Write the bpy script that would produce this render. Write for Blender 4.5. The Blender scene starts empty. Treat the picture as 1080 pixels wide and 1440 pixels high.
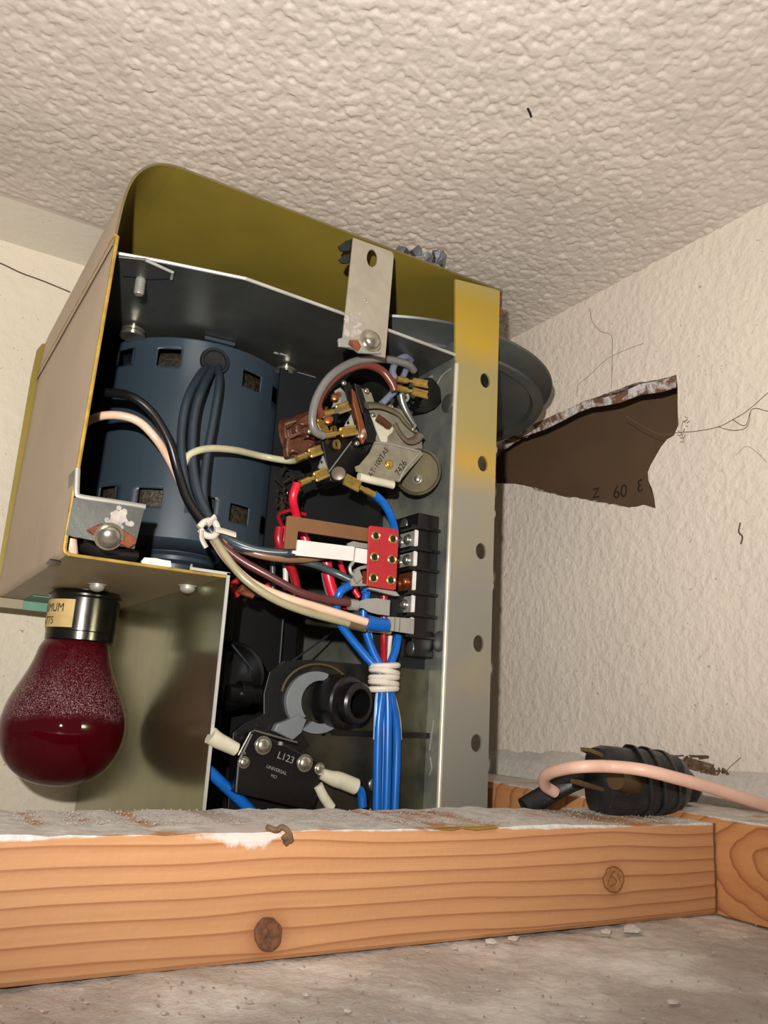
import bpy, bmesh, math, random
import numpy as np
from mathutils import Vector, Matrix, Quaternion
from mathutils.geometry import tessellate_polygon
random.seed(7); rng = np.random.default_rng(7)
SC = bpy.context.scene; COL = SC.collection
PI = math.pi

# ------------------------------------------------------------------ camera
F = 1166.6                                   # focal length in pixels of the 1080x1440 frame
_a, _p, _r = (math.radians(d) for d in (30.7484, 13.7684, 3.4337))
FW = Vector((math.sin(_a)*math.cos(_p), math.cos(_a)*math.cos(_p), math.sin(_p)))
_rt = FW.cross(Vector((0, 0, 1))).normalized(); _up = _rt.cross(FW)
RT = _rt*math.cos(_r) + _up*math.sin(_r); UP = -_rt*math.sin(_r) + _up*math.cos(_r)
cam = bpy.data.objects.new('camera', bpy.data.cameras.new('camera')); COL.objects.link(cam)
cam.matrix_world = Matrix(((RT.x, UP.x, -FW.x, 0), (RT.y, UP.y, -FW.y, 0), (RT.z, UP.z, -FW.z, 0), (0, 0, 0, 1)))
cam.data.sensor_fit = 'VERTICAL'; cam.data.sensor_height = 36; cam.data.sensor_width = 27
cam.data.lens = 36*F/1440; cam.data.clip_start = .01
SC.camera = cam

# ------------------------------------------------------------------ light
W = bpy.data.worlds.new('world'); SC.world = W; W.use_nodes = True
W.node_tree.nodes['Background'].inputs[0].default_value = (1.0, .93, .84, 1)
W.node_tree.nodes['Background'].inputs[1].default_value = .15
fl = bpy.data.lights.new('camera_flash', 'SPOT'); fo = bpy.data.objects.new('camera_flash', fl); COL.objects.link(fo)
fl.energy = 12.2; fl.color = (1, .965, .92); fl.spot_size = math.radians(112); fl.spot_blend = 1; fl.shadow_soft_size = .004
fo.location = RT*-.024 - Vector((FW.x, FW.y, 0)).normalized()*.045 + Vector((0, 0, .040))
fo.rotation_euler = (-(FW*.9 + UP*.16)).to_track_quat('Z', 'Y').to_euler()
SC.view_settings.view_transform = 'Standard'; SC.view_settings.look = 'None'
SC.view_settings.gamma = 1; SC.view_settings.use_curve_mapping = False; SC.view_settings.exposure = 0

# ------------------------------------------------------------------ helpers
def ray(u, v): return FW + RT*((u-540)/F) - UP*((v-720)/F)
def on(u, v, ax, c):
    d = ray(u, v); return d*(c/d[ax])
def atX(u, v, c): return on(u, v, 0, c)
def atY(u, v, c): return on(u, v, 1, c)
def atZ(u, v, c): return on(u, v, 2, c)

def S(r, g, b):
    f = lambda c: ((c/255+.055)/1.055)**2.4 if c > 10 else c/255/12.92
    return (f(r), f(g), f(b), 1)

class NT:
    def __init__(s, name):
        s.m = bpy.data.materials.new(name); s.m.use_nodes = True; s.t = s.m.node_tree
        s.b = s.t.nodes['Principled BSDF']; s.tc = s.t.nodes.new('ShaderNodeTexCoord')
    def n(s, typ, **kw):
        x = s.t.nodes.new('ShaderNode'+typ)
        for k, v in kw.items():
            if isinstance(k, str) and hasattr(x, k): setattr(x, k, v)
            else: x.inputs[k].default_value = v
        return x
    def l(s, a, b): s.t.links.new(a, b)
    def noise(s, scale, detail=3, rough=.55, stretch=None, vec=None, dist=0):
        x = s.n('TexNoise'); x.inputs['Scale'].default_value = scale; x.inputs['Detail'].default_value = detail
        x.inputs['Roughness'].default_value = rough; x.inputs['Distortion'].default_value = dist
        src = vec or s.tc.outputs['Object']
        if stretch:
            m = s.n('Mapping'); m.inputs['Scale'].default_value = stretch; s.l(src, m.inputs[0]); src = m.outputs[0]
        s.l(src, x.inputs['Vector']); return x.outputs['Fac']
    def ramp(s, fac, stops, interp='LINEAR'):
        x = s.n('ValToRGB'); x.color_ramp.interpolation = interp; e = x.color_ramp.elements
        while len(e) < len(stops): e.new(.5)
        for i, (p, c) in enumerate(stops):
            e[i].position = p; e[i].color = c if hasattr(c, '__len__') else (c, c, c, 1)
        s.l(fac, x.inputs[0]); return x.outputs[0]
    def mix(s, fac, a, b, mode='MIX'):
        x = s.n('Mix'); x.data_type = 'RGBA'; x.blend_type = mode
        for inp, v in ((x.inputs[0], fac), (x.inputs[6], a), (x.inputs[7], b)):
            if hasattr(v, 'links'): s.l(v, inp)
            else: inp.default_value = v
        return x.outputs[2]
    def math(s, op, a, b=0.0, c=None):
        x = s.n('Math'); x.operation = op
        for i, v in enumerate((a, b) if c is None else (a, b, c)):
            if hasattr(v, 'links'): s.l(v, x.inputs[i])
            else: x.inputs[i].default_value = v
        return x.outputs[0]
    def sep(s, which='Object'):
        x = s.n('SeparateXYZ'); s.l(s.tc.outputs[which], x.inputs[0]); return x.outputs
    def bump(s, h, strength=.5, dist=.001):
        x = s.n('Bump'); x.inputs['Strength'].default_value = strength; x.inputs['Distance'].default_value = dist
        s.l(h, x.inputs['Height']); s.l(x.outputs[0], s.b.inputs['Normal'])
    def col(s, c):
        if hasattr(c, 'links'): s.l(c, s.b.inputs['Base Color'])
        else: s.b.inputs['Base Color'].default_value = c
    def set(s, **kw):
        for k, v in kw.items():
            i = s.b.inputs[k.replace('_', ' ')]
            if hasattr(v, 'links'): s.l(v, i)
            else: i.default_value = v

def simple(name, c, rough=.5, metal=0, var=.12, scale=60, dust=0, bump=0, bscale=300, coat=0, c2=None, spec=.5):
    """procedural base: tone variation, optional dust specks and fine relief"""
    m = NT(name)
    c2 = c2 or tuple(max(0, x*(1-var*2)) for x in c[:3])+(1,)
    base = m.mix(m.ramp(m.noise(scale, 4), [(.35, 0.), (.7, 1.)]), c, c2)
    if dust:
        d = m.ramp(m.noise(1400, 2, .7), [(.70-.12*dust, 0.), (.76-.1*dust, 1.)])
        base = m.mix(m.math('MULTIPLY', d, min(1, .12+dust*.9)), base, S(190, 186, 178))
    m.col(base); m.set(Roughness=rough, Metallic=metal, Coat_Weight=coat, Specular_IOR_Level=spec)
    if bump: m.bump(m.noise(bscale, 3), bump, .0006)
    return m.m

M = {}
M['webzinc'] = simple('web_zinc', S(150, 150, 136), .48, .55, .3, 30, dust=.12, c2=S(74, 82, 88))
M['lens'] = simple('olive_plated_disc', S(132, 122, 92), .28, .7, .3, 60, c2=S(96, 92, 80))
M['lowzinc'] = simple('lower_zinc_painted_reflections', S(104, 102, 84), .36, .9, .3, 30, dust=.15, c2=S(34, 38, 40))  # olive and dark blotches paint the panel's reflections into its colour
M['zinc'] = simple('zinc_plated_steel', S(132, 132, 126), .36, .85, .22, 25, dust=.42, bump=.12, bscale=260)
M['zinc_dark'] = simple('dull_zinc', S(70, 73, 74), .38, .85, .2, 30, dust=.2, bump=.1, bscale=260)
M['zinc_light'] = simple('bright_zinc', S(160, 157, 148), .45, .35, .1, 60, bump=.1, bscale=400)
M['strap'] = simple('strap_steel', S(168, 158, 142), .5, .3, .08, 120, dust=.05)
M['edge'] = simple('bare_cut_edge', S(190, 188, 180), .45, .4)
M['steel'] = simple('screw_steel', S(190, 186, 170), .25, .9, .12, 200)
M['motor'] = simple('motor_blue_grey_paint', S(46, 58, 67), .38, .0, .06, 20, dust=.02, bump=.05, bscale=90)
M['motor_dark'] = simple('motor_dark_paint', S(30, 38, 46), .4)
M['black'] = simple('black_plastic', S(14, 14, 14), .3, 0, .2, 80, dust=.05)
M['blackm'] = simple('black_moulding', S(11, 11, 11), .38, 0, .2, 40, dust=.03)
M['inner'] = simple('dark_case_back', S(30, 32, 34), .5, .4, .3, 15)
M['rust'] = simple('rusty_steel', S(128, 66, 36), .8, .1, .3, 250, c2=S(60, 34, 24), bump=.5, bscale=700)
M['brass'] = simple('brass', S(200, 168, 92), .3, .8, .2, 200)
M['copper'] = simple('copper_plate', S(170, 100, 62), .35, .8, .15, 200)
M['coil'] = simple('brown_coil_winding', S(98, 56, 36), .45, .1, .25, 300, bump=.4, bscale=900)
M['brownp'] = simple('brown_card', S(112, 76, 44), .6, 0, .1, 60, bump=.1)
M['redcard'] = simple('red_fibre_card', S(170, 36, 44), .45, 0, .1, 60, dust=.04)
M['whitep'] = simple('white_paper', S(212, 206, 200), .8, 0, .08, 90, bump=.25, bscale=250)
M['tie'] = simple('white_tie', S(205, 196, 182), .5, 0, .1, 150)
M['clear'] = simple('dusty_clear_plastic', S(128, 122, 102), .35, 0, .15, 200, dust=.3)
M['armat'] = simple('grey_brown_armature', S(110, 98, 84), .4, .3, .15, 100)
M['cream'] = simple('cream_plastic', S(200, 194, 170), .45)
M['greyplate'] = simple('grey_plastic', S(104, 108, 110), .5, 0, .08, 100)
M['pulley'] = simple('grey_pulley_casting', S(76, 82, 84), .45, .5, .12, 25, dust=.08, c2=S(98, 98, 90))
M['pulley_in'] = simple('grey_pulley_web', S(58, 64, 67), .5, .4, .15, 20, dust=.08)
M['tape'] = simple('black_tape', S(34, 35, 37), .4, 0, .3, 120, dust=.2, bump=.7, bscale=150)
M['rubber'] = simple('black_rubber', S(24, 25, 27), .45, 0, .3, 150, dust=.12, bump=.2)
M['pink'] = simple('pink_insulation', S(226, 184, 162), .45, 0, .05, 100)
M['green'] = simple('green_tape', S(108, 158, 134), .6, 0, .1, 100)
M['lint'] = simple('brown_lint', S(120, 92, 68), .9, 0, .3, 300)
M['web'] = simple('cobweb_thread', S(118, 100, 84), .8, 0, .1)
M['crack'] = simple('crack_line', S(96, 80, 66), .9)
M['ink'] = simple('black_ink', S(18, 16, 14), .6)
M['inkd'] = simple('faded_ink', S(38, 28, 20), .8)
M['inkw'] = simple('grey_moulded_lettering', S(120, 120, 116), .5)
M['label'] = simple('yellowed_paper_label', S(214, 184, 122), .6, 0, .1, 120)
M['socket'] = simple('dark_chrome_socket', S(86, 84, 80), .22, .95, .3, 60, dust=.15)
M['plaster'] = simple('plaster_crumb', S(206, 198, 188), .85, 0, .1, 300, bump=.6, bscale=900)
M['foil'] = simple('crumpled_grey_foil', S(128, 130, 134), .35, .7, .3, 120, bump=.6, bscale=200)
for nm, c in dict(blue=(8, 90, 172), lblue=(150, 190, 225), red=(205, 22, 48), dred=(150, 20, 30), grey=(112, 110, 106), dgrey=(62, 72, 72),
                  slate=(44, 54, 62), brown=(104, 52, 36), maroon=(86, 44, 42), tan=(130, 96, 70), khaki=(158, 148, 116),
                  cream=(188, 182, 148), black=(20, 20, 21), lav=(118, 122, 140), white=(205, 200, 190), pink=(222, 184, 158)).items():
    M['w_'+nm] = simple('wire_'+nm, S(*c), .33, 0, .1, 90, dust=.03)

def painted(name, base, stain, amt=.5):
    m = NT(name)
    n1 = m.ramp(m.noise(22, 5, .6), [(.42, 0.), (.75, 1.)])
    n2 = m.ramp(m.noise(420, 2, .7), [(.66, 0.), (.74, 1.)])
    n3 = m.ramp(m.noise(60, 4, .7, (1, 1, .35)), [(.70, 0.), (.76, 1.)])
    c = m.mix(m.math('MULTIPLY', n1, amt), base, stain)
    c = m.mix(m.math('MULTIPLY', n2, .3), c, S(225, 215, 205))
    c = m.mix(m.math('MULTIPLY', n3, .6), c, S(120, 84, 58))
    m.col(c); m.set(Roughness=.5); m.bump(m.noise(350, 2), .08, .0006); return m.m
M['beige'] = painted('dusty_beige_paint', S(196, 174, 150), S(172, 150, 130))
M['beige_in'] = painted('olive_beige_underside', S(158, 144, 114), S(176, 162, 134), .6)
M['olive'] = simple('olive_chromate_inside', S(150, 130, 50), .45, .15, .1, 14, c2=S(128, 112, 44))
M['yellow'] = simple('yellow_chromate_edge', S(176, 146, 66), .45, .2, .2, 150, c2=S(132, 104, 44))

m = NT('gold_chromate_flange')               # the flange's plating: yellow patches fading to plain zinc lower down
x, y, z = m.sep()
g = m.ramp(m.math('MULTIPLY', z, 4.0), [(.24, S(140, 136, 126)), (.46, S(150, 145, 128)), (.53, S(190, 156, 70)), (.60, S(166, 150, 92)), (.74, S(160, 148, 98)), (.80, S(190, 156, 52)), (.90, S(174, 146, 52)), (.96, S(164, 150, 96))])
g = m.mix(m.ramp(m.noise(40, 3), [(.45, 0.), (.8, .5)]), g, S(160, 148, 110))
m.col(g); m.set(Roughness=.42, Metallic=.35); m.bump(m.noise(500, 2), .06, .0004); M['gold'] = m.m

m = NT('shield_zinc')                        # iridescent plated lamp shield
c = m.ramp(m.noise(16, 3, .6, (1, 1, .7)), [(.3, S(136, 130, 96)), (.5, S(150, 150, 112)), (.62, S(124, 128, 106)), (.75, S(160, 150, 100))])
d = m.ramp(m.noise(1500, 2, .8), [(.62, 0.), (.69, 1.)])
dz = m.ramp(m.math('MULTIPLY_ADD', m.sep()[2], 14, .2), [(0., .25), (1., .9)])
c = m.mix(m.math('MULTIPLY', d, dz), c, S(208, 200, 180))
m.col(c); m.set(Roughness=.2, Metallic=.85); m.bump(m.noise(300, 2, .5, (1, 1, .1)), .08, .0004); M['shield'] = m.m

m = NT('ceiling_texture_paint')
c = m.mix(m.ramp(m.noise(14, 4), [(.4, 0.), (.7, 1.)]), S(208, 198, 186), S(194, 184, 172))
c = m.mix(m.ramp(m.noise(70, 3, .7), [(.70, 0.), (.8, .5)]), c, S(160, 146, 130))
m.col(c); m.set(Roughness=.75); m.bump(m.noise(700, 3), .25, .0008); M['ceil'] = m.m

def wallmat(name, a, b, bst, st=.55):
    m = NT(name)
    c = m.mix(m.ramp(m.noise(9, 4), [(.4, 0.), (.7, 1.)]), a, b)
    sp = m.ramp(m.noise(240, 2, .8), [(.70, 0.), (.74, .7)])
    c = m.mix(sp, c, S(150, 132, 112))
    m.col(c); m.set(Roughness=.55)
    h = m.math('ADD', m.noise(170, 2, .5), m.math('MULTIPLY', m.noise(420, 2), .3))
    h = m.ramp(h, [(.50, 0.), (.85, 1.)])
    m.bump(h, st, bst); return m.m
M['wall'] = wallmat('cream_stipple_wall', S(228, 216, 200), S(220, 208, 194), .0011, .45)
M['wallb'] = wallmat('cream_back_wall', S(232, 221, 200), S(226, 214, 192), .001, .3)
M['smooth'] = wallmat('smooth_ceiling_strip', S(226, 220, 208), S(232, 223, 208), .0006, .25)

m = NT('torn_gypsum_edge')
c = m.mix(m.ramp(m.noise(90, 4, .7), [(.42, 0.), (.55, 1.)]), S(214, 208, 204), S(120, 86, 62))
m.col(c); m.set(Roughness=.9); m.bump(m.noise(350, 4, .7), .9, .002); M['torn'] = m.m
m = NT('brown_board')
c = m.mix(m.ramp(m.noise(14, 3, .5), [(.3, 0.), (.7, 1.)]), S(100, 76, 54), S(88, 68, 46))
m.col(c); m.set(Roughness=.75); m.bump(m.noise(600, 2), .15, .0005); M['board'] = m.m

def wood(name, knots, c_l, c_d, ax='Z', scale=64, dusty=True, top=-.0371, ringc=None):
    m = NT(name); X, Y, Z = m.sep()
    warp = m.noise(1.0, 2, .4, (7, 20, 26))
    coord = m.math('ADD', Z if ax == 'Z' else Y, m.math('MULTIPLY', warp, .010))
    if ringc:                                # flat-sawn cathedral figure round a centre
        a_ = m.math('MULTIPLY', m.math('SUBTRACT', Y, ringc[0]), ringc[2]); b_ = m.math('SUBTRACT', Z, ringc[1])
        coord = m.math('ADD', m.math('SQRT', m.math('ADD', m.math('MULTIPLY', a_, a_), m.math('MULTIPLY', b_, b_))), m.math('MULTIPLY', m.noise(60, 2), .006))
    for kx, kz, kr in knots:                 # growth lines bend round a knot
        dx = m.math('SUBTRACT', X, kx); dz = m.math('SUBTRACT', Z, kz)
        g_ = m.math('DIVIDE', m.math('MULTIPLY', dz, kr*.9), m.math('ADD', m.math('MULTIPLY', m.math('MULTIPLY', dx, dx), .4), m.math('ADD', m.math('MULTIPLY', dz, dz), kr*kr*1.5)))
        coord = m.math('SUBTRACT', coord, m.math('MULTIPLY', g_, kr*.55))
    ph = m.math('FRACT', m.math('MULTIPLY', coord, scale*3.1))
    line = m.ramp(ph, [(.0, .05), (.55, .12), (.80, .4), (.93, .9), (.98, .35), (1., .05)])
    fib = m.noise(300, 3, .6, (.04, 1, 1) if not ringc else (1, .05, 1))
    c = m.mix(line, c_l, c_d)
    c = m.mix(m.ramp(fib, [(.4, 0.), (.8, .3)]), c, c_d)
    for kx, kz, kr in knots:
        dx = m.math('SUBTRACT', X, kx); dz = m.math('SUBTRACT', Z, kz)
        d = m.math('SQRT', m.math('ADD', m.math('MULTIPLY', dx, dx), m.math('MULTIPLY', dz, dz)))
        c = m.mix(m.ramp(m.math('DIVIDE', d, kr*3), [(.30, .55), (.6, .12), (1., 0.)]), c, S(140, 84, 44))
    if dusty:
        h = m.math('ADD', m.math('MULTIPLY', m.math('SUBTRACT', Z, top), 500), m.math('MULTIPLY', m.noise(45, 4, .6, (1, 1, 1)), 1.8))
        k = m.ramp(h, [(.52, 0.), (.76, 1.)])
        dc = m.ramp(m.noise(160, 4, .8), [(.35, S(186, 178, 170)), (.55, S(214, 209, 202)), (.7, S(236, 233, 229))])
        c = m.mix(k, c, dc)
    if ax == 'Z' and not ringc:              # old white paint dab
        pc_ = atY(352, 1176, .25)
        ex_ = m.math('MULTIPLY', m.math('ABSOLUTE', m.math('SUBTRACT', X, pc_.x)), 62); ez_ = m.math('MULTIPLY', m.math('ABSOLUTE', m.math('SUBTRACT', Z, pc_.z)), 240)
        q_ = m.math('ADD', m.math('ADD', ex_, ez_), m.math('MULTIPLY', m.math('SUBTRACT', m.noise(120, 4, .7), .5), 2.2))
        c = m.mix(m.ramp(q_, [(.62, .85), (1., 0.)]), c, S(222, 210, 204))
    m.col(c); m.set(Roughness=.62); m.bump(m.math('ADD', line, m.noise(500, 3)), .25, .0006); return m.m

m = NT('dusty_shelf')
n = m.noise(22, 5, .7)
c = m.ramp(n, [(.3, S(170, 160, 150)), (.48, S(190, 182, 174)), (.58, S(214, 208, 200)), (.72, S(236, 233, 228))])
c = m.mix(m.ramp(m.noise(420, 3, .8), [(.62, 0.), (.68, .9)]), c, S(214, 208, 200))
m.col(c); m.set(Roughness=.9); m.bump(m.math('ADD', m.noise(300, 4, .7), m.noise(60, 3)), .7, .0012); M['ledge'] = m.m

m = NT('ruby_bulb_glass')
z = m.sep()[2]
sp = m.ramp(m.noise(1900, 2, .9), [(.53, 0.), (.62, 1.)])
band = m.ramp(m.math('ADD', m.math('MULTIPLY_ADD', z, 16, .5), m.math('MULTIPLY', m.noise(60, 3), .22)), [(.42, 0.), (.50, .8), (.66, .75), (.86, .3), (.98, .12)])
dust = m.math('MULTIPLY', sp, band)
m.col(m.mix(dust, S(122, 0, 28), S(214, 190, 196)))
m.set(Roughness=m.math('MULTIPLY_ADD', dust, .6, .04), Transmission_Weight=m.math('SUBTRACT', .75, m.math('MULTIPLY', dust, .6)), IOR=1.45)
M['bulb'] = m.m

# ---- mesh collector
class MB:
    def __init__(s): s.v = []; s.f = []; s.mi = []; s.cur = 0
    def add(s, vs, fs):
        k = len(s.v); s.v += [tuple(p) for p in vs]; s.f += [tuple(i+k for i in f) for f in fs]; s.mi += [s.cur]*len(fs); return s
    def box(s, a, b):
        (x0, y0, z0), (x1, y1, z1) = a, b
        return s.add([(x0,y0,z0),(x1,y0,z0),(x1,y1,z0),(x0,y1,z0),(x0,y0,z1),(x1,y0,z1),(x1,y1,z1),(x0,y1,z1)],
                     [(3,2,1,0),(4,5,6,7),(0,1,5,4),(1,2,6,5),(2,3,7,6),(3,0,4,7)])
    def obox(s, c, ax, ay, az):              # centre and three half axes
        c = Vector(c); P = [c+ax*i+ay*j+az*k for k in (-1, 1) for i, j in ((-1,-1),(1,-1),(1,1),(-1,1))]
        return s.add(P, [(3,2,1,0),(4,5,6,7),(0,1,5,4),(1,2,6,5),(2,3,7,6),(3,0,4,7)])
    def rings(s, R, close=False, caps=True):
        n = len(R[0]); vs = [p for r in R for p in r]; fs = []
        m_ = len(R)
        for i in range(m_ if close else m_-1):
            for j in range(n):
                a = i*n+j; b = i*n+(j+1) % n; c = ((i+1) % m_)*n+(j+1) % n; d = ((i+1) % m_)*n+j; fs.append((a, b, c, d))
        if caps and not close: fs.append(tuple(range(n))[::-1]); fs.append(tuple((m_-1)*n+j for j in range(n)))
        return s.add(vs, fs)
    def lathe(s, c, prof, ax=(0, 0, 1), seg=32, caps=True, a0=0):
        c = Vector(c); ax = Vector(ax).normalized(); e = ax.orthogonal().normalized(); g = ax.cross(e)
        return s.rings([[c+ax*h+(e*math.cos(a0+t*2*PI/seg)+g*math.sin(a0+t*2*PI/seg))*r for t in range(seg)] for r, h in prof], caps=caps)
    def cyl(s, p, q, r, seg=16, r2=None):
        p = Vector(p); q = Vector(q); return s.lathe(p, [(r, 0), (r if r2 is None else r2, (q-p).length)], q-p, seg)
    def dome(s, c, ax, r, h, seg=20, slot=False):
        return s.lathe(c, [(r, 0), (r, h*.25)]+[(r*math.cos(t), h*(.25+.75*math.sin(t))) for t in (.35, .7, 1.05, 1.35)]+[(r*.05, h)], ax, seg)
    def tube(s, pts, r, seg=10, flat=None, smooth=True):
        P = [Vector(p) for p in pts]
        if smooth and len(P) > 2:
            Q = [2*P[0]-P[1]]+P+[2*P[-1]-P[-2]]; o = []
            for i in range(1, len(Q)-2):
                for k in range(7):
                    t = k/7; a, b, c, d = Q[i-1:i+3]
                    o.append(.5*((2*b)+(c-a)*t+(2*a-5*b+4*c-d)*t*t+(3*b-a-3*c+d)*t**3))
            P = o+[P[-1]]
        T = [(P[min(i+1, len(P)-1)]-P[max(i-1, 0)]).normalized() for i in range(len(P))]
        e = T[0].orthogonal().normalized(); R = []
        for i, p in enumerate(P):
            e = (e-T[i]*e.dot(T[i])).normalized(); g = T[i].cross(e)
            rr = r(i/(len(P)-1)) if callable(r) else r
            R.append([p+(e*math.cos(k*2*PI/seg)+g*math.sin(k*2*PI/seg)*(flat or 1))*rr for k in range(seg)])
        return s.rings(R)
    def prism(s, poly, d, holes=()):         # planar polygon of 3D points pushed along vector d
        loops = [[Vector(p) for p in poly]]+[[Vector(p) for p in h] for h in holes]; d = Vector(d)
        tri = tessellate_polygon(loops); flat = [p for l in loops for p in l]; n = len(flat)
        fs = [tuple(t) for t in tri]+[tuple(i+n for i in t)[::-1] for t in tri]; k = 0
        for l in loops:
            m_ = len(l)
            fs += [(k+i, k+(i+1) % m_, n+k+(i+1) % m_, n+k+i) for i in range(m_)]; k += m_
        return s.add(flat+[p+d for p in flat], fs)

def link(name, mb, mats, parent=None, smooth=False, bevel=0, label=None, angle=.7):
    me = bpy.data.meshes.new(name); me.from_pydata(mb.v, [], mb.f); me.update()
    bm = bmesh.new(); bm.from_mesh(me); bmesh.ops.recalc_face_normals(bm, faces=bm.faces); bm.to_mesh(me); bm.free()
    mats = mats if isinstance(mats, (list, tuple)) else [mats]
    for k in mats: me.materials.append(M[k] if isinstance(k, str) else k)
    if len(mats) > 1: me.polygons.foreach_set('material_index', mb.mi)
    if smooth:
        me.polygons.foreach_set('use_smooth', [True]*len(me.polygons))
        try: me.set_sharp_from_angle(angle=angle)
        except Exception: pass
    o = bpy.data.objects.new(name, me); COL.objects.link(o)
    if bevel:
        b = o.modifiers.new('bevel', 'BEVEL'); b.width = bevel; b.segments = 2; b.limit_method = 'ANGLE'; b.angle_limit = .6
    if parent is not None:
        o.parent = parent
        if parent.type == 'EMPTY': o.location = -parent.location
    if label: o['label'] = label
    return o
def tag(o, label=None, cat=None, group=None, kind=None):
    for k, v in (('label', label), ('category', cat), ('group', group), ('kind', kind)):
        if v: o[k] = v
    return o
def thing(name, loc, label, cat, group=None):
    o = bpy.data.objects.new(name, None); o.empty_display_size = .01; COL.objects.link(o); o.location = loc
    return tag(o, label, cat, group)
def struct(name, mb, mats, **kw):
    return tag(link(name, mb, mats, **kw), kind='structure')
def lettering(txt, o, ex, ey, size, mat, parent, fn=None, name='lettering', shear=0, align='CENTER'):
    """text as thin mesh laid on the plane o, ex, ey (or bent by fn)"""
    cu = bpy.data.curves.new(name, 'FONT'); cu.body = txt; cu.size = size; cu.extrude = 0 if fn else .00005; cu.align_x = align; cu.align_y = 'CENTER'; cu.shear = shear
    to = bpy.data.objects.new(name, cu); COL.objects.link(to)
    dg = bpy.context.evaluated_depsgraph_get(); dg.update()
    me = bpy.data.meshes.new_from_object(to.evaluated_get(dg)); COL.objects.unlink(to); bpy.data.objects.remove(to)
    ex = Vector(ex).normalized(); ey = Vector(ey).normalized(); ez = ex.cross(ey)
    for v in me.vertices:
        v.co = fn(v.co) if fn else Vector(o)+ex*v.co.x+ey*v.co.y+ez*v.co.z
    me.materials.clear(); me.materials.append(M[mat]); ob = bpy.data.objects.new(name, me); COL.objects.link(ob)
    ob.parent = parent
    if parent is not None and parent.type == 'EMPTY': ob.location = -parent.location
    return ob
def pxY(pts, y): return [atY(u, v, y) for u, v in pts]
def plate_px(name, pts, y, th, mat, parent, holes=(), bevel=0, **kw):
    """plate standing in the plane Y=y, th thick, outline read off the photograph"""
    return link(name, MB().prism(pxY(pts, y), (0, th, 0), [pxY(h, y) for h in holes]), mat, parent, bevel=bevel, **kw)
def oval(u, v, a, b, n=16, rot=0):
    return [(u+a*math.cos(t)*math.cos(rot)-b*math.sin(t)*math.sin(rot), v+a*math.cos(t)*math.sin(rot)+b*math.sin(t)*math.cos(rot)) for t in (2*PI*k/n for k in range(n))]
def wire(name, pts, r, mat, parent, label=None, default_y=.37, flat=None):
    P = [atY(p[0], p[1], p[2] if len(p) > 2 else default_y) for p in pts]
    return link(name, MB().tube(P, r, 10, flat), mat, parent, smooth=True, label=label)

# ================================================================== SETTING
XW, YW, ZC, ZL = .39, .572, .297, -.0738
# ceiling: splattered texture as real relief
def worley(x, y, cell, seed):
    ix = np.floor(x/cell).astype(int); iy = np.floor(y/cell).astype(int); best = np.full(x.shape, 9.); amp = np.zeros(x.shape)
    for dx in (-1, 0, 1):
        for dy in (-1, 0, 1):
            a = (ix+dx)*73856093 ^ (iy+dy)*19349663 ^ seed*83492791
            h1 = ((a*2654435761) % 4294967296)/4294967296.; h2 = (((a ^ 0x5bd1e995)*2246822519) % 4294967296)/4294967296.
            h3 = (((a ^ 0x1b873593)*3266489917) % 4294967296)/4294967296.
            d = np.hypot(x/cell-(ix+dx+h1), y/cell-(iy+dy+h2)); k = d < best
            best = np.where(k, d, best); amp = np.where(k, h3, amp)
    return best, amp
def relief(x0, x1, y0, y1, step, fn, name, mat, zbase):
    nx, ny = int((x1-x0)/step)+1, int((y1-y0)/step)+1
    X, Y = np.meshgrid(np.linspace(x0, x1, nx), np.linspace(y0, y1, ny)); Z = zbase+fn(X, Y)
    me = bpy.data.meshes.new(name); me.vertices.add(nx*ny); me.vertices.foreach_set('co', np.stack([X, Y, Z], -1).ravel())
    i = np.arange((nx-1)*(ny-1)); r_, c_ = i//(nx-1), i % (nx-1); a = r_*nx+c_
    q = np.stack([a, a+1, a+nx+1, a+nx], -1).ravel().astype(np.int32); n = len(i)
    me.loops.add(4*n); me.loops.foreach_set('vertex_index', q); me.polygons.add(n)
    me.polygons.foreach_set('loop_start', np.arange(0, 4*n, 4, dtype=np.int32)); me.polygons.foreach_set('loop_total', np.full(n, 4, np.int32))
    me.polygons.foreach_set('use_smooth', np.ones(n, bool)); me.update(calc_edges=True); me.validate()
    me.materials.append(M[mat]); o = bpy.data.objects.new(name, me); COL.objects.link(o); return o
def smooth_noise(x, y, s, seed):
    return sum(np.sin(x/s*a+b*7+seed)*np.sin(y/s*c+b*3+seed*2) for a, b, c in ((1., .3, .8), (1.7, 1.1, 1.9), (2.9, 2.3, 2.4)))/3
def splat(X, Y):
    wx = X+.0012*smooth_noise(X, Y, .0023, 1); wy = Y+.0012*smooth_noise(X, Y, .0021, 4)
    h = np.zeros(X.shape)
    for cell, k, sd in ((.0062, .0012, 3), (.0042, .0009, 11), (.0026, .0003, 23)):
        d, a = worley(wx, wy, cell, sd); t = np.clip((.64-d)/.27, 0, 1); h = np.maximum(h, k*(.35+.65*a)*t*t*(3-2*t)) if cell > .003 else h+k*(t*t*(3-2*t))*a
    edge = np.clip((.513+.002*smooth_noise(X, Y, .008, 2)-Y)/.003, 0, 1)
    return -h*edge
ceiling = tag(relief(-.32, XW, -.12, .5165, .00095, splat, 'ceiling', 'ceil', ZC), kind='structure')
struct('trim_1', MB().box((-.32, .5165, ZC), (XW, YW, ZC+.004)), 'smooth')
tag(bpy.data.objects['trim_1'], 'smooth untextured ceiling strip along the back wall')
struct('wall_back', MB().box((-.32, YW, -.16), (XW+.05, YW+.01, ZC+.01)), 'wallb')

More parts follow.
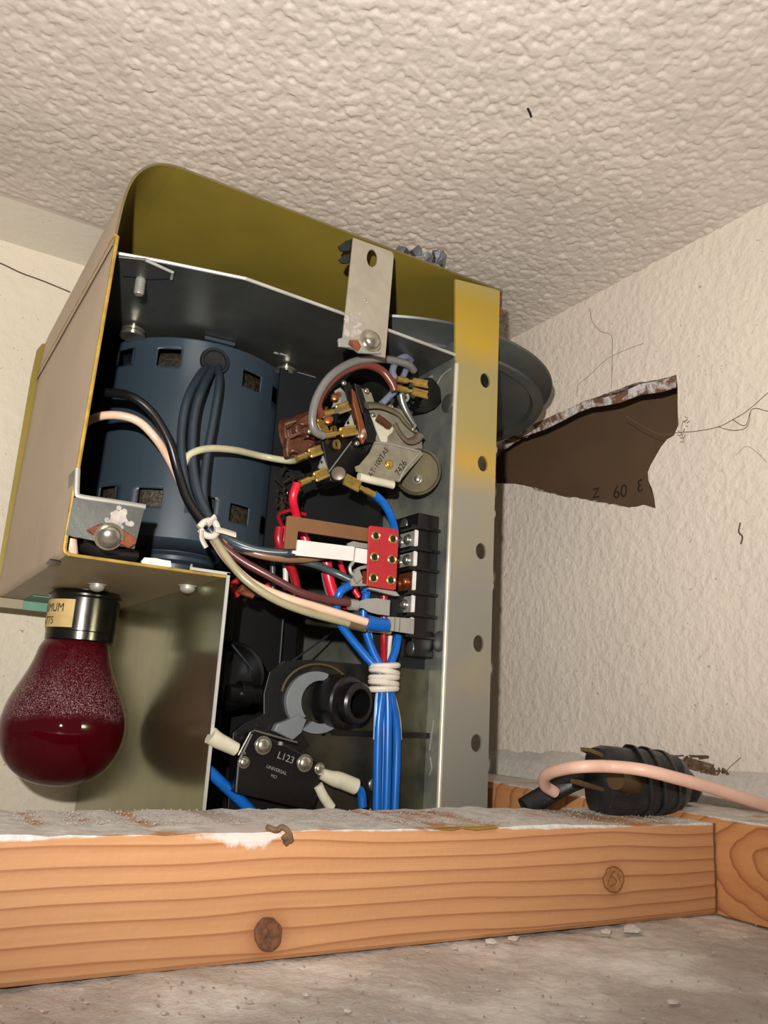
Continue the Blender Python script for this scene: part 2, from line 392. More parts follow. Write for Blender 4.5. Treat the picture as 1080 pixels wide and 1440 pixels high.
# right wall with the broken hole
top = [(684, 640), (700, 626), (712, 618), (726, 611), (745, 600), (765, 591), (782, 582), (795, 577), (810, 570), (832, 561), (846, 556), (858, 551), (880, 543), (902, 537), (925, 534), (951, 527)]
right = [(953, 545), (953, 575), (954, 598), (948, 612), (938, 618), (930, 628), (923, 640), (915, 654), (911, 664), (912, 676), (917, 688), (920, 700), (922, 715)]
bot = [(905, 710), (893, 713), (880, 713), (862, 709), (846, 707), (828, 704), (812, 700), (795, 699), (778, 694), (758, 691), (742, 684), (728, 681), (709, 680), (698, 679), (684, 678)]
def jag(pts, amp):
    o = []
    for i in range(len(pts)-1):
        (a, b), (c, d) = pts[i], pts[i+1]
        o.append((a, b))
        for t in (.33, .66): o.append((a+(c-a)*t+random.uniform(-amp, amp), b+(d-b)*t+random.uniform(-amp, amp)))
    return o+[pts[-1]]
hole = [atX(u, v, XW) for u, v in jag(top, 1.5)+right+jag(bot, 1.0)]
outer = [Vector((XW, y, z)) for y, z in ((-.12, -.1), (YW, -.1), (YW, ZC), (-.12, ZC))]
mb = MB(); th = .0095
tri = tessellate_polygon([outer, hole]); fl_ = outer+hole; n = len(fl_)
mb.add(fl_, [tuple(t) for t in tri])
mb.cur = 1; nh = len(hole); cx = sum(hole, Vector())/nh
rings = []
for k, (dx, gr) in enumerate(((0, 0), (.003, .0006), (.0065, -.0004), (th, .0008))):
    rings.append([p+Vector((dx, 0, 0))+(Vector((0, (cx-p).y, (cx-p).z)).normalized()*(gr+random.uniform(-.0006, .0006) if k else 0)) for p in hole])
mb.rings(rings, caps=False)
wall_right = struct('wall_right', mb, ['wall', 'torn'])
bo = struct('wall_inner', MB().box((XW+.034, .22, .05), (XW+.04, YW, .27)), 'board')
bo['label'] = 'brown board inside the wall cavity behind the hole'
# torn paper skin hanging along the upper lip
mb = MB()
lip = [(735, 606), (765, 593), (795, 580), (812, 572), (832, 564), (850, 562), (872, 556), (900, 543), (930, 538), (950, 532)]
up_ = [atX(u, v-3, XW-.0008) for u, v in lip]; lo_ = [atX(u, v+random.uniform(8, 15), XW-.0004+random.uniform(0, .003)) for u, v in lip]
k = len(lip); mb.add(up_+lo_+[p+Vector((.0006, 0, 0)) for p in up_+lo_], [(i, i+1, k+i+1, k+i) for i in range(k-1)]+[(2*k+i, 3*k+i, 3*k+i+1, 2*k+i+1) for i in range(k-1)]+[(k+i, k+i+1, 3*k+i+1, 3*k+i) for i in range(k-1)])
link('torn_paper', mb, 'torn', wall_right, smooth=True)
# ghost digits printed on the board (mirrored date stamp)
bx = XW+.0338
for t, u, v, sz in (('Z', 838, 694, .0105), ('60', 872, 692, .013), ('3', 900, 684, .0125)):
    lettering(t, atX(u, v, bx), (0, -1 if t != '3' else 1, -.04), (0, -.04, 1), sz, 'inkd', bo)
# cracks in the right wall and scuffs
def crack(pts, r, parent, plane='X', name='crack'):
    P = [(atX(u, v, XW-.0001) if plane == 'X' else atY(u, v, YW-.0002)) for u, v in pts]
    return link(name, MB().tube(P, r, 5), 'crack', parent)
crack([(829, 433), (833, 452), (845, 466), (860, 472), (861, 500), (860, 545)], .00016, wall_right)
crack([(812, 558), (813, 542), (830, 527), (850, 508), (862, 500), (885, 490), (905, 483)], .00013, wall_right)
crack([(1035, 640), (1048, 628), (1062, 634), (1078, 650)], .0001, wall_right)
crack([(1041, 735), (1039, 748), (1044, 755), (1042, 765)], .0005, wall_right)
wall_back = bpy.data.objects['wall_back']
crack([(-60, 345), (0, 370), (30, 384), (60, 395), (99, 411)], .0005, wall_back, 'Y')

# shelf surface under the beams
def lf(X, Y): return .0006*smooth_noise(X, Y, .006, 3)+.0004*smooth_noise(X, Y, .0022, 9)+.0012*smooth_noise(X, Y, .03, 5)
floor = tag(relief(-.32, XW, -.12, YW, .0022, lf, 'floor', 'ledge', ZL-.0008), kind='structure')
# plaster ridge at the foot of the right wall
mb = MB(); R = []
for i in range(60):
    y = -.1+i*(YW-.001+.1)/59; h = .0175+random.uniform(-.0025, .0018); w = .010+random.uniform(-.001, .0012)
    R.append([Vector((XW, y, -.0345)), Vector((XW-w, y, -.0345)), Vector((XW-w*.93, y, -.0345+h*.4)), Vector((XW-w*.6, y, -.0345+h*.72)), Vector((XW, y, -.0345+h))])
o = struct('baseboard_right', mb.rings(R), 'plaster', smooth=True, angle=1.2)

# ================================================================== BEAMS
k1 = atY(377, 1314, .25); k2 = atY(863, 1237, .25)
M['wood1'] = wood('fir_beam', [(k1.x, k1.z, .0045), (k2.x, k2.z, .0036)], S(202, 149, 104), S(154, 98, 58))
M['wood2'] = wood('fir_side_beam', [], S(200, 142, 90), S(146, 84, 46), top=-.0345, ringc=(.214, -.050, .55), scale=52)
M['knot_rim'] = simple('knot_bark', S(106, 66, 42), .8)
M['knot_pale'] = simple('pale_pitted_knot', S(178, 124, 78), .7, 0, .2, 300, c2=S(140, 92, 54), bump=.6)
M['knot'] = simple('knot_wood', S(128, 84, 54), .6, 0, .35, 400, c2=S(72, 44, 28), bump=.3)
beam = thing('wooden_beam', (.09, .28, ZL), 'dusty-topped fir beam with two knots running across the front of the shelf', 'beam')
mb = MB(); R = []                            # uneven long edges and a ragged sawn end
NX = 90
for i in range(NX+1):
    x = -.16+(.3243+.16)*i/NX; e = random.uniform(-.0003, .0003); f_ = random.uniform(-.0003, .0003)
    zt = -.0371+.0004*math.sin(x*60)+e; ch = .0012+.0006*math.sin(x*37)
    R.append([Vector((x, .25+ch, zt)), Vector((x, .25+f_*.3, zt-ch)), Vector((x, .25+f_*.3, ZL+.0015)), Vector((x, .2512, ZL+.0001)), Vector((x, .307, ZL+.0001)), Vector((x, .307+f_, zt-.001)), Vector((x, .3055+f_, zt+e))])
link('timber', mb.rings(R), 'wood1', beam, smooth=True, angle=.5)
for kk, (u, v, a, b) in enumerate(((377, 1314, 19, 24), (863, 1237, 14, 18))):
    mb = MB().prism(pxY(oval(u, v, a, b, 18), .2496), (0, .0012, 0))
    kn = link('knot', mb, 'knot' if kk == 0 else 'knot_pale', beam, bevel=.0003)
    link('knot_rim', MB().tube(pxY([(x_+random.uniform(-.8, .8), y_+random.uniform(-.8, .8)) for x_, y_ in oval(u, v, a, b, 22)+oval(u, v, a, b, 22)[:1]], .2496), .00017, 6), 'knot_rim', kn, smooth=True)
    for q_ in ([[(-4, -12), (2, -3), (-1, 6), (5, 14)], [(2, -3), (8, -9)]] if kk == 0 else [[(-9, 8), (-3, -8), (1, -12)], [(-3, -6), (4, 3), (-4, 9)], [(6, -8), (9, 3)]]):
        link('check', MB().tube(pxY([(u+x_, v+y_) for x_, y_ in q_], .2496), .00016, 5), 'knot_rim', kn)
mb = MB().prism(pxY([(600, 1163.5), (640, 1163), (700, 1162), (702, 1165), (672, 1168), (650, 1165.5), (635, 1168), (610, 1166)], .2495), (0, .002, 0))
link('resin_streak', mb, simple('resin', S(160, 122, 50), .3), beam, bevel=.0004)
M['dustw'] = simple('white_dust', S(176, 166, 158), .9, 0, .2, 200, bump=.6, bscale=600)
side = thing('wooden_beam', (.357, .2, ZL), 'side beam with arched grain running along the right wall and butting the front beam', 'beam')
mb = MB(); R = []
for i in range(81):
    y = -.1+(YW-.001+.1)*i/80; e = random.uniform(-.0003, .0003); ch = .0022+.0012*math.sin(y*50)
    R.append([Vector((.3255+ch, y, -.0345)), Vector((.3255, y, -.0345-ch)), Vector((.3255, y, ZL+.0002)), Vector((XW-.0005, y, ZL+.0002)), Vector((XW-.0005, y, -.0346))])
link('timber', mb.rings(R), 'wood2', side, smooth=True, angle=.5)
link('ragged_end', MB().tube([Vector((.3246+random.uniform(-.0003, .0004), .2497, ZL+.001+k*.0358/16)) for k in range(17)], .00045, 5), 'knot_rim', beam)
# hooked cobweb tuft on the beam's front corner and white paint smear
mb = MB().tube(pxY([(375, 1163), (388, 1167), (396, 1163), (404, 1168), (408, 1178), (400, 1187)], .2488), .0009, 7)
mb.tube(pxY([(398, 1181), (404, 1176), (409, 1183)], .2488), .0011, 7)
tag(link('insect_debris', mb, 'lint', smooth=True), 'small hooked brown tuft of debris stuck to the top edge of the front beam', 'debris')
# ================================================================== OPENER
YO = .338; BX = Vector((.165, .43, -.06))
OP = thing('garage_door_opener', BX, 'opened garage door opener with beige and gold sheet metal, blue-grey motor and tangled wires', 'door opener')

# top cover: sheet wrapped round the top left corner
prof = [(.0577, .1885), (.0583, .2000), (.0590, .2100), (.0606, .2200), (.0640, .2280), (.0700, .2345), (.0780, .2374), (.0880, .2380), (.14, .2382), (.2, .2386), (.2700, .2395)]
q_ = []
for i in range(len(prof)-1):
    a, b, c, d = prof[max(i-1, 0)], prof[i], prof[i+1], prof[min(i+2, len(prof)-1)]
    for t in ((0, .25, .5, .75) if i < 8 else (0,)): q_.append(tuple(.5*(2*b[k]+(c[k]-a[k])*t+(2*a[k]-5*b[k]+4*c[k]-d[k])*t*t+(3*b[k]-a[k]-3*c[k]+d[k])*t**3) for k in (0, 1)))
prof = q_+[prof[-1]]
mb = MB(); t_ = .0011; inn = []
for i, (x, z) in enumerate(prof):
    a = prof[max(i-1, 0)]; b = prof[min(i+1, len(prof)-1)]; d = Vector((b[0]-a[0], b[1]-a[1])).normalized()
    inn.append((x+d.y*t_, z-d.x*t_))
n = len(prof); YB = .527
V = [(x, YO-.0002, z) for x, z in prof]+[(x, YB, z) for x, z in prof]+[(x, YO-.0002, z) for x, z in inn]+[(x, YB, z) for x, z in inn]
mb.add(V, [(i, i+1, n+i+1, n+i) for i in range(n-1)])
mb.cur = 1; mb.add(V, [(2*n+i, 2*n+i+1, 3*n+i+1, 3*n+i) for i in range(n-1)])
mb.cur = 2; mb.add(V, [(i, i+1, 2*n+i+1, 2*n+i) for i in range(n-1)]+[(n-1, 2*n-1, 4*n-1, 3*n-1)])
M['covedge'] = simple('cover_edge', S(112, 98, 66), .5, .2)
cover = MB(); cover.v = mb.v; cover.f = mb.f; cover.mi = mb.mi
link('top_cover', cover, ['beige', 'olive', 'covedge'], OP, smooth=True, label='cover with rounded corner, olive gold inside')
link('cover_return', MB().box((.2700, YO+.0005, .224), (.2712, YO+.05, .2394)), 'rust', OP, label='brown edge strip')  # thin brown strip down the cover's right end

# left lamp panel: side sheet, rounded lower corner and bottom plate
xs, zt, zb, r_ = .0563, .1930, .0533, .003
pr = [(xs+.0022, zt), (xs, zb+r_)]+[(xs+r_-r_*math.cos(a), zb+r_-r_*math.sin(a)) for a in (.4, .8, 1.2)]+[(xs+r_, zb), (.1238, zb)]
inn = [(pr[0][0]+.0011, zt)]+[(xs+.0011, zb+r_)]+[(xs+r_-(r_-.0011)*math.cos(a), zb+r_-(r_-.0011)*math.sin(a)) for a in (.4, .8, 1.2)]+[(xs+r_, zb+.0011), (.1238, zb+.0011)]
n = len(pr); Y0, Y1 = YO-.0012, .5255
V = [(x, Y0, z) for x, z in pr]+[(x, Y1, z) for x, z in pr]+[(x, Y0, z) for x, z in inn]+[(x, Y1, z) for x, z in inn]
mb = MB()
mb.cur = 0; mb.add(V, [(i, i+1, n+i+1, n+i) for i in range(4)])
mb.cur = 1; mb.add(V, [(i, i+1, n+i+1, n+i) for i in range(4, n-1)])
mb.cur = 2; mb.add(V, [(2*n+i, 2*n+i+1, 3*n+i+1, 3*n+i) for i in range(n-1)]+[(i, i+1, 2*n+i+1, 2*n+i) for i in range(n-1)]+[(n+i, n+i+1, 3*n+i+1, 3*n+i) for i in range(n-1)]+[(0, n, 3*n, 2*n)])
panel = link('lamp_panel', mb, ['beige', 'beige_in', 'yellow'], OP, smooth=True, label='dusty beige side panel and bottom plate with yellow edges')
link('front_hem', MB().tube([(pr[0][0]+.0006, Y0, zt), (xs+.0006, Y0, zb+r_)], .0009, 8, smooth=False).tube([(xs+.0006, Y0, zb+r_), (xs+.0012, Y0, zb+.0012), (xs+r_, Y0, zb+.0004)], .0009, 8).tube([(xs+r_, Y0, zb+.0004), (.117, Y0, zb+.0004)], .0007, 8, smooth=False), 'yellow', panel, smooth=True)
link('top_hem', MB().tube([(pr[0][0], Y0, zt), (pr[0][0], Y1, zt)], .0009, 8, smooth=False), 'yellow', panel, smooth=True)
link('slot', MB().prism([atZ(u, v, zb-.0002) for u, v in ((70, 787), (86, 790), (82, 796), (64, 793))], (0, 0, .0004)), 'black', panel)
# back plate, its rounded rear corner peeking out past the side panel, and the rear bottom flange
bp = [(.0553, .0495), (.0545, .06), (.0545, .19), (.0552, .2080), (.0575, .2130), (.0620, .2150), (.27, .2150), (.27, .0495)]
mb = MB().prism([Vector((x, .5265, z)) for x, z in bp], (0, .0012, 0))
link('back_plate', mb, 'olive', OP, label='olive gold rear plate')
link('rear_flange', MB().box((.0553, .5225, .0478), (.12, .5263, .0531)), 'beige_in', OP)
g1 = atY(33, 846, .5222); g2 = atY(64, 868, .5222)
link('green_tape', MB().box((g1.x, .5216, .0476), (g2.x, .5224, .0536)).box((g1.x, .490, .0526), (g2.x, .5224, .0531)), 'green', OP, label='faded green tape piece')
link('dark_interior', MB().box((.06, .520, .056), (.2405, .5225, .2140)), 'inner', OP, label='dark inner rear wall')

# lamp shield sheet, seen obliquely to the right of the bulb
xsd = .1240
mb = MB().prism([Vector((xsd, y, z)) for y, z in ((YO-.001, -.072), (.561, -.072), (.561, .046), (.5215, .046), (.5215, .0545), (YO-.001, .0545))], (.0011, 0, 0)); mb.box((.1075, YO-.001, .0546), (xsd+.0011, .36, .0556))
shield = link('lamp_shield', mb, 'shield', OP, bevel=.0004, label='mottled plated steel lamp shield beside the bulb')
link('edge', MB().box((xsd-.0001, YO-.0016, -.060), (xsd+.0013, YO-.001, .0555)).box((.1075, YO-.0016, .0545), (xsd+.0013, YO-.001, .0557)), 'edge', shield)
screw0 = None
def screw_at(p, ax, r, h, parent, mat='steel', slot=True, name='screw'):
    o = link(name, MB().lathe(p, [(r*1.25, 0), (r*1.25, h*.12)], ax, 20).dome(Vector(p)+Vector(ax).normalized()*h*.12, ax, r, h), mat, parent, smooth=True)
    return o
for u, v in ((137, 822), (264, 824)):
    screw_at(atZ(u, v, zb), (0, 0, -1), .0036, .0032, OP, 'zinc_light')
link('screw_tip', MB().cyl(atZ(268, 806, .0556), atZ(268, 806, .0556)+Vector((0, 0, .004)), .0012, 10, .0004), 'zinc_light', OP)
link('paper_scrap', MB().prism(pxY([(198, 790), (203, 784), (220, 785), (228, 787), (240, 789), (241, 797), (228, 800), (204, 796)], YO+.004), (0, .0004, 0)), 'whitep', OP, label='torn white paper scrap')

# mounting plate (horizontal) the motor hangs from
zm = .190
fe = [(.0619, .347), (.080, .3415), (.1163, .3325), (.18, .3350), (.2400, .3385)]
poly = [Vector((x, y, zm)) for x, y in fe]+[Vector((.2400, .519, zm)), Vector((.0619, .519, zm))]
mp = link('mounting_plate', MB().prism(poly, (0, 0, .0013)), 'zinc', OP, label='dull zinc mounting plate above the motor')
link('edge', MB().tube([Vector((x, y-.0001, zm+.0007)) for x, y in fe], .00085, 8, smooth=False), 'edge', mp)
# plate ear with hanging bolt at the left
e1 = [atZ(u, v, .1885) for u, v in ((166, 362), (205, 366), (243, 383), (241, 392), (213, 393), (172, 388))]
link('ear_plate', MB().prism(e1, (0, 0, .0012)), 'zinc', OP, bevel=.0003)
link('ear_edge', MB().tube([e1[1], e1[2], e1[3]], .0007, 8, smooth=False), 'edge', OP)
c = atZ(198, 392, .1885)
mb = MB(); mb.lathe(c-Vector((0, 0, .008)), [(.0018, 0)]+[(.0024 if k % 2 else .0019, .0003+k*.0005) for k in range(14)]+[(.002, .0082)], (0, 0, 1), 14)
link('hanging_bolt', mb, 'zinc_light', OP, smooth=True, label='threaded bolt end')
for u, v in ((188, 461), (403, 517)):        # motor hold-down nuts with washers
    c = atZ(u, v, zm)
    link('nut', MB().lathe(c-Vector((0, 0, .0075)), [(.0066, .0020), (.0066, .0034), (.0050, .0036), (.0050, .0046), (.0062, .0048), (.0062, .0060), (.0036, .0062), (.0036, .0076)], (0, 0, 1), 24), 'steel', OP, smooth=True)
for u, v, w in ((430, 528, .006), (398, 499, .002), (388, 497, .0012)):
    c = atZ(u, v, zm-.0002); link('slot', MB().box((c.x-w, c.y-.0008, zm-.0003), (c.x+w, c.y+.0008, zm)), 'edge', mp)

# ---- hanging strap bracket
Ys = .3300
strap = [(497, 334), (552, 354), (554, 360), (542, 503), (481, 487)]
st = plate_px('strap_bracket', strap, Ys, .0012, 'strap', OP, holes=[oval(523.5, 363, 7.6, 12.5, 18)], bevel=.0002, label='pale grey flat strap with a slotted hole')
mb = MB()
for pts in ([(497, 335), (487, 338), (476, 346), (480, 353), (490, 353), (497, 350)], [(497, 356), (484, 358), (477, 365), (482, 370), (490, 370), (497, 367)]):
    mb.prism(pxY(pts, Ys+.0016), (0, .0012, 0))
link('spring_clip', mb, 'zinc_dark', st, bevel=.0003)
mb = MB().prism(pxY([(476, 476), (487, 473), (505, 477), (528, 490), (537, 497), (520, 497), (505, 496), (497, 489), (477, 487)], Ys-.002), (0, .0016, 0))
link('clip_nut', mb, 'zinc_light', st, bevel=.0004)
link('rust_patch', MB().prism(pxY([(492, 478), (503, 478), (508, 487), (504, 494), (497, 489), (490, 484)], Ys-.0024), (0, .0004, 0)), 'rust', st)
mb = MB(); 
for k in range(60): mb.dome(atY(random.uniform(485, 508), random.gauss(456, 9), Ys), (0, -1, 0), random.uniform(.0003, .0012), .0001, 8)
link('oxide_bloom', mb, 'dustw', st, smooth=True)['kind'] = 'stuff'
screw_at(atY(521, 479, Ys-.002), (0, -1, .1), .0047, .0035, st, 'steel')
link('speck', MB().dome(atY(514, 421, Ys), (0, -1, 0), .0006, .0003, 8).dome(atY(516.5, 425, Ys), (0, -1, 0), .0005, .0003, 8), 'steel', st, smooth=True)

# ---- tall pierced flange with its web
xl, xr = .2412, .2698
corner = [Vector((x, YO, z)) for x, z in ((.2378, .2350), (.2690, .2388), (.2700, -.060), (xl, -.060), (xl, .186), (.2400, .188))]
holes = []
for u, v in ((682.5, 535), (679, 652), (676.5, 775), (673, 905), (670, 1045)):
    c = atY(u, v, YO); holes.append([c+Vector((.0034*math.cos(t), 0, .0043*math.sin(t))) for t in (2*PI*k/20 for k in range(20))])
fl1 = link('pierced_flange', MB().prism(corner, (0, .0013, 0), holes), 'gold', OP, label='tall plated flange with five round holes, yellow at the top')
mb = MB().tube([(xl+.0002, YO+.0008, -.060), (xl+.0002, YO+.0008, .186)], .0013, 10, smooth=False)
link('bend', mb, simple('bright_bend', S(206, 200, 180), .35, .4), fl1, smooth=True)
web = link('web', MB().box((xl, YO+.001, -.060), (xl+.0012, .519, .2000)), 'webzinc', OP, label='shiny zinc web beside the pierced flange')
for u, v in ((630, 567), (618, 902)):
    link('rivet', MB().dome(atX(u, v, xl-.0001), (-1, 0, 0), .0052, .0014, 24), 'zinc', web, smooth=True)
mb = MB()
for pts in ([(612, 545), (616, 538), (622, 528), (634, 518)], [(611, 560), (612, 545)], [(604, 1055), (606, 1040), (610, 1012)], [(604, 1090), (607, 1080), (605, 1065)]):
    link('scratch', MB().tube([atX(u, v, xl) for u, v in pts], .0004, 6), 'zinc_light', web)
mb = MB()
for z in (.148, .112, .073, .030): link('bolt_head', MB().dome((xr, YO+.004, z-.004), (1, 0, 0), .0035, .0022, 14), 'zinc_light', OP, smooth=True)
# ---- lower front panel left of the web
Yp = .3515
low = [(405, 926), (330, 980), (380, 1010), (375, 1030), (330, 1060), (318, 1180), (612, 1200), (607, 941)]
P = pxY([(398, 930), (380, 945), (372, 975), (372, 1005), (345, 1018), (330, 1030), (322, 1160)], Yp)
P = [Vector((.1740, Yp, .0232))]+P+[Vector((P[-1].x, Yp, -.060)), Vector((xl, Yp, -.060)), Vector((xl, Yp, .0235))]
hub_c = atY(468, 985, Yp)
lowp = link('lower_panel', MB().prism(P, (0, .0015, 0), [pxY(oval(455, 1032, 3.2, 3.6, 12), Yp)]), 'lowzinc', OP, label='dark reflective lower panel behind the blue wires')
link('grey_backing', MB().box((.205, Yp+.004, .0), (.2410, Yp+.006, .062)), 'inner', OP)
# black moulded housing behind
mb = MB().box((.128, .43, -.060), (.205, .515, .060)); mb.box((.128, .395, -.060), (.150, .43, .052)); mb.box((.150, .40, -.06), (.156, .43, .058))
hs = link('gear_housing', mb, 'blackm', OP, bevel=.002, label='black moulded gear housing')
for a_, b_, y_ in (((408, 932), (480, 880), .42), ((398, 870), (392, 945), .42), ((325, 905), (356, 942), .39)):
    link('rib', MB().tube([atY(*a_, y_), atY(*b_, y_)], .0006, 6, smooth=False), 'motor_dark', hs)
link('boss', MB().lathe((.152, .40, .013), [(.016, 0), (.016, .012), (.0152, .013), (.0142, .012), (.0135, .002), (.0001, .002)], (0, -1, .25), 32), 'blackm', hs, smooth=True)
link('shaft', MB().cyl(atY(320, 975, .385), atY(380, 978, .385), .0045, 18).cyl(atY(335, 975, .385), atY(350, 976, .385), .006, 18), 'black', hs, smooth=True)
plate_px('gear_cover', [(405, 929), (450, 929), (432, 945), (412, 985), (420, 1025), (436, 1048), (400, 1070), (380, 1175), (318, 1175), (328, 1030), (344, 1017), (371, 1004), (371, 975), (379, 945)], Yp-.0012, .0022, 'blackm', OP, bevel=.0006, label='black moulded cover left of the hollow hub')
# hub with grey cam and spring ring
ax = Vector((.30, -.95, -.05)).normalized()
hb = link('limit_hub', MB().rings([[hub_c+ax*h+(ax.orthogonal().normalized()*math.cos(t)+ax.cross(ax.orthogonal().normalized())*math.sin(t))*r for t in (2*PI*k/32 for k in range(32))] for r, h in ((.0122, -.002), (.0122, .010), (.0115, .011), (.0095, .0115), (.0095, .0165), (.0085, .0175), (.0066, .0175), (.0064, .006), (.0001, .006))]), 'black', OP, smooth=True, angle=.5, label='black hollow hub')
def arc_pts(cu, cv, a, b, t0, t1, n=16): return [(cu+a*math.cos(math.radians(t0+(t1-t0)*k/n)), cv+b*math.sin(math.radians(t0+(t1-t0)*k/n))) for k in range(n+1)]
cam_ = arc_pts(446, 985, 43, 43, 285, 105)+arc_pts(458, 985, 26, 30, 110, 270)
plate_px('cam', arc_pts(445, 988, 42, 44, 295, 140, 16)+arc_pts(452, 988, 28, 31, 140, 285, 14), Yp-.004, .003, 'greyplate', hb, bevel=.0004, label='grey C-shaped cam')
plate_px('cam', arc_pts(446, 988, 42, 44, 120, 40, 12)+arc_pts(452, 990, 24, 28, 50, 120, 12), Yp-.0035, .003, 'greyplate', hb, bevel=.0004)
plate_px('cam_finger', [(420, 1005), (432, 1012), (425, 1030), (412, 1041), (385, 1028), (390, 1018), (404, 1013)], Yp-.0055, .004, 'greyplate', hb, bevel=.0006)
link('spring_ring', MB().tube(pxY(arc_pts(446, 980, 50, 46, 190, 325, 14), Yp-.003), .0006, 7), simple('dull_bronze', S(104, 88, 62), .4, .6), hb, smooth=True)
link('spring_arm', MB().prism(pxY([(464, 1026), (606, 1031), (606, 1038), (470, 1034)], Yp-.003), (0, .002, 0)), 'blackm', lowp)
link('rivet', MB().dome(atY(525, 1103, Yp), (0, -1, 0), .003, .0012, 16), 'zinc', lowp, smooth=True)

# ---- limit switch
Yl = .338
sw = plate_px('limit_switch', [(353, 1031), (362, 1029), (452, 1071), (456, 1078), (449, 1112), (440, 1140), (330, 1115), (334, 1070)], Yl, .009, 'black', OP, bevel=.0008, label='black limit switch box with four screw heads')
link('lever', MB().tube(pxY([(335, 1062), (352, 1030), (358, 1027), (385, 1035), (418, 1044)], Yl-.0008), .0004, 6, smooth=False), 'steel', sw)
for u, v, r in ((370, 1048, .0031), (428.5, 1073, .0030), (343, 1072, .0020), (449.5, 1081, .0021)):
    screw_at(atY(u, v, Yl), (0, -1, 0), r, r*.6, sw, 'steel')
link('button', MB().cyl(atY(395, 1043, Yl-.0005), atY(394, 1048, Yl-.0005), .0011, 12), 'greyplate', sw, smooth=True)
ex = (atY(440, 1083, Yl)-atY(360, 1052, Yl)).normalized(); ey = Vector((-ex.z, 0, ex.x))
lettering('L123', atY(402, 1066, Yl-.0001), ex, ey, .0042, 'inkw', sw)
lettering('UNIVERSAL', atY(389, 1083, Yl-.0001), ex, ey, .0020, 'inkw', sw)
lettering('MO', atY(385, 1092, Yl-.0001), ex, ey, .0018, 'inkw', sw)
for k, (ps, r) in enumerate((([(296, 1034), (306, 1041), (318, 1047), (332, 1054)], .0033), ([(452, 1088), (466, 1094), (480, 1098), (500, 1106)], .0031))):
    link('wire_sleeve', MB().tube(pxY(ps, Yl-.002 if k == 0 else Yl), (lambda t: .0036-.0008*t) if k == 0 else (lambda t: .0024+.0012*min(1, t*2)), 14), 'cream', sw, smooth=True, label='cream insulating sleeve')
link('wire_sleeve', MB().tube(pxY([(447, 1104), (455, 1120), (466, 1136)], Yl), .0022, 12), 'cream', sw, smooth=True)
link('terminal_pin', MB().tube(pxY([(330, 1055), (345, 1060)], Yl), .0006, 6), 'steel', sw)

# ---- motor
mc = Vector((.1344, .4504, 0)); MR = .0533
def hit(u, v, R=MR):
    d = ray(u, v); a = d.x**2+d.y**2; b = -2*(d.x*mc.x+d.y*mc.y); c = mc.x**2+mc.y**2-R*R
    t = (-b-math.sqrt(max(0, b*b-4*a*c)))/(2*a); return d*t
def mang(p): return math.atan2(p.x-mc.x, -(p.y-mc.y))       # angle seen from the front, + to the right
z_t, z_b = .1858, .0795
slots = []                                   # (a0, a1, z0, z1)
for (u, v), w, h in (((176, 502), .0125, .0095), ((237, 502), .0125, .0095), ((355, 536), .0125, .0095), ((390, 558), .0125, .0095),
                     ((150, 696), .0125, .0095), ((210, 699), .0125, .0095), ((285, 710), .0125, .0095), ((337, 723), .0125, .0095), ((374, 741), .0125, .0095)):
    p = hit(u, v); a = mang(p); slots.append((a-w/2/MR, a+w/2/MR, p.z-h/2, p.z+h/2))
As = sorted(set([i*2*PI/72-PI for i in range(72)]+[s_ for q in slots for s_ in q[:2]])); Zs = sorted(set([z_b+i*(z_t-z_b)/12 for i in range(13)]+[s_ for q in slots for s_ in q[2:]]))
def mp_(a, z, R): return Vector((mc.x+R*math.sin(a), mc.y-R*math.cos(a), z))
mb = MB(); rp = [(MR-.014, z_b-.004), (MR-.004, z_b-.0028), (MR-.0008, z_b-.0008)]; rt_ = [(MR-.0006, z_t+.0006), (MR-.003, z_t+.0022), (.001, z_t+.0026)]
lev = [(r, z) for r, z in rp]+[(MR, z) for z in Zs]+rt_; na = len(As)
V = [mp_(a, z, r) for r, z in lev for a in As]; fs = []
for i in range(len(lev)-1):
    for j in range(na):
        a0 = As[j]; a1 = As[(j+1) % na]; am = (a0+a1)/2 if a1 > a0 else PI; zm_ = (lev[i][1]+lev[i+1][1])/2
        if lev[i][0] == MR and lev[i+1][0] == MR and any(s_[0] < am < s_[1] and s_[2] < zm_ < s_[3] for s_ in slots): continue
        fs.append((i*na+j, i*na+(j+1) % na, (i+1)*na+(j+1) % na, (i+1)*na+j))
mb.add(V, fs)
mot = link('motor_housing', mb, 'motor', OP, smooth=True, label='blue-grey painted cylindrical motor with vent slots')
so = mot.modifiers.new('thickness', 'SOLIDIFY'); so.thickness = .0012; so.offset = -1
M['winding'] = simple('stator_winding', S(78, 68, 50), .5, .3, .3, 500, c2=S(24, 22, 20), bump=.8, bscale=600)
mb = MB().lathe((mc.x, mc.y, z_b+.002), [(MR-.009, 0), (MR-.0075, .02), (MR-.0075, .03)], (0, 0, 1), 48)
mb.lathe((mc.x, mc.y, z_t-.03), [(MR-.0075, 0), (MR-.009, .022), (MR-.013, .027)], (0, 0, 1), 48)
mb.lathe((mc.x, mc.y, z_b), [(MR-.015, 0), (MR-.015, .1)], (0, 0, 1), 48)
link('stator', mb, 'winding', mot, smooth=True)
mb = MB()
for s_ in (slots[0], slots[4]):
    link('through_bolt', MB().cyl(mp_(s_[1]-.05, s_[2]-.003, MR-.004), mp_(s_[1]-.05, s_[3]+.003, MR-.004), .002, 12), 'motor', mot, smooth=True)
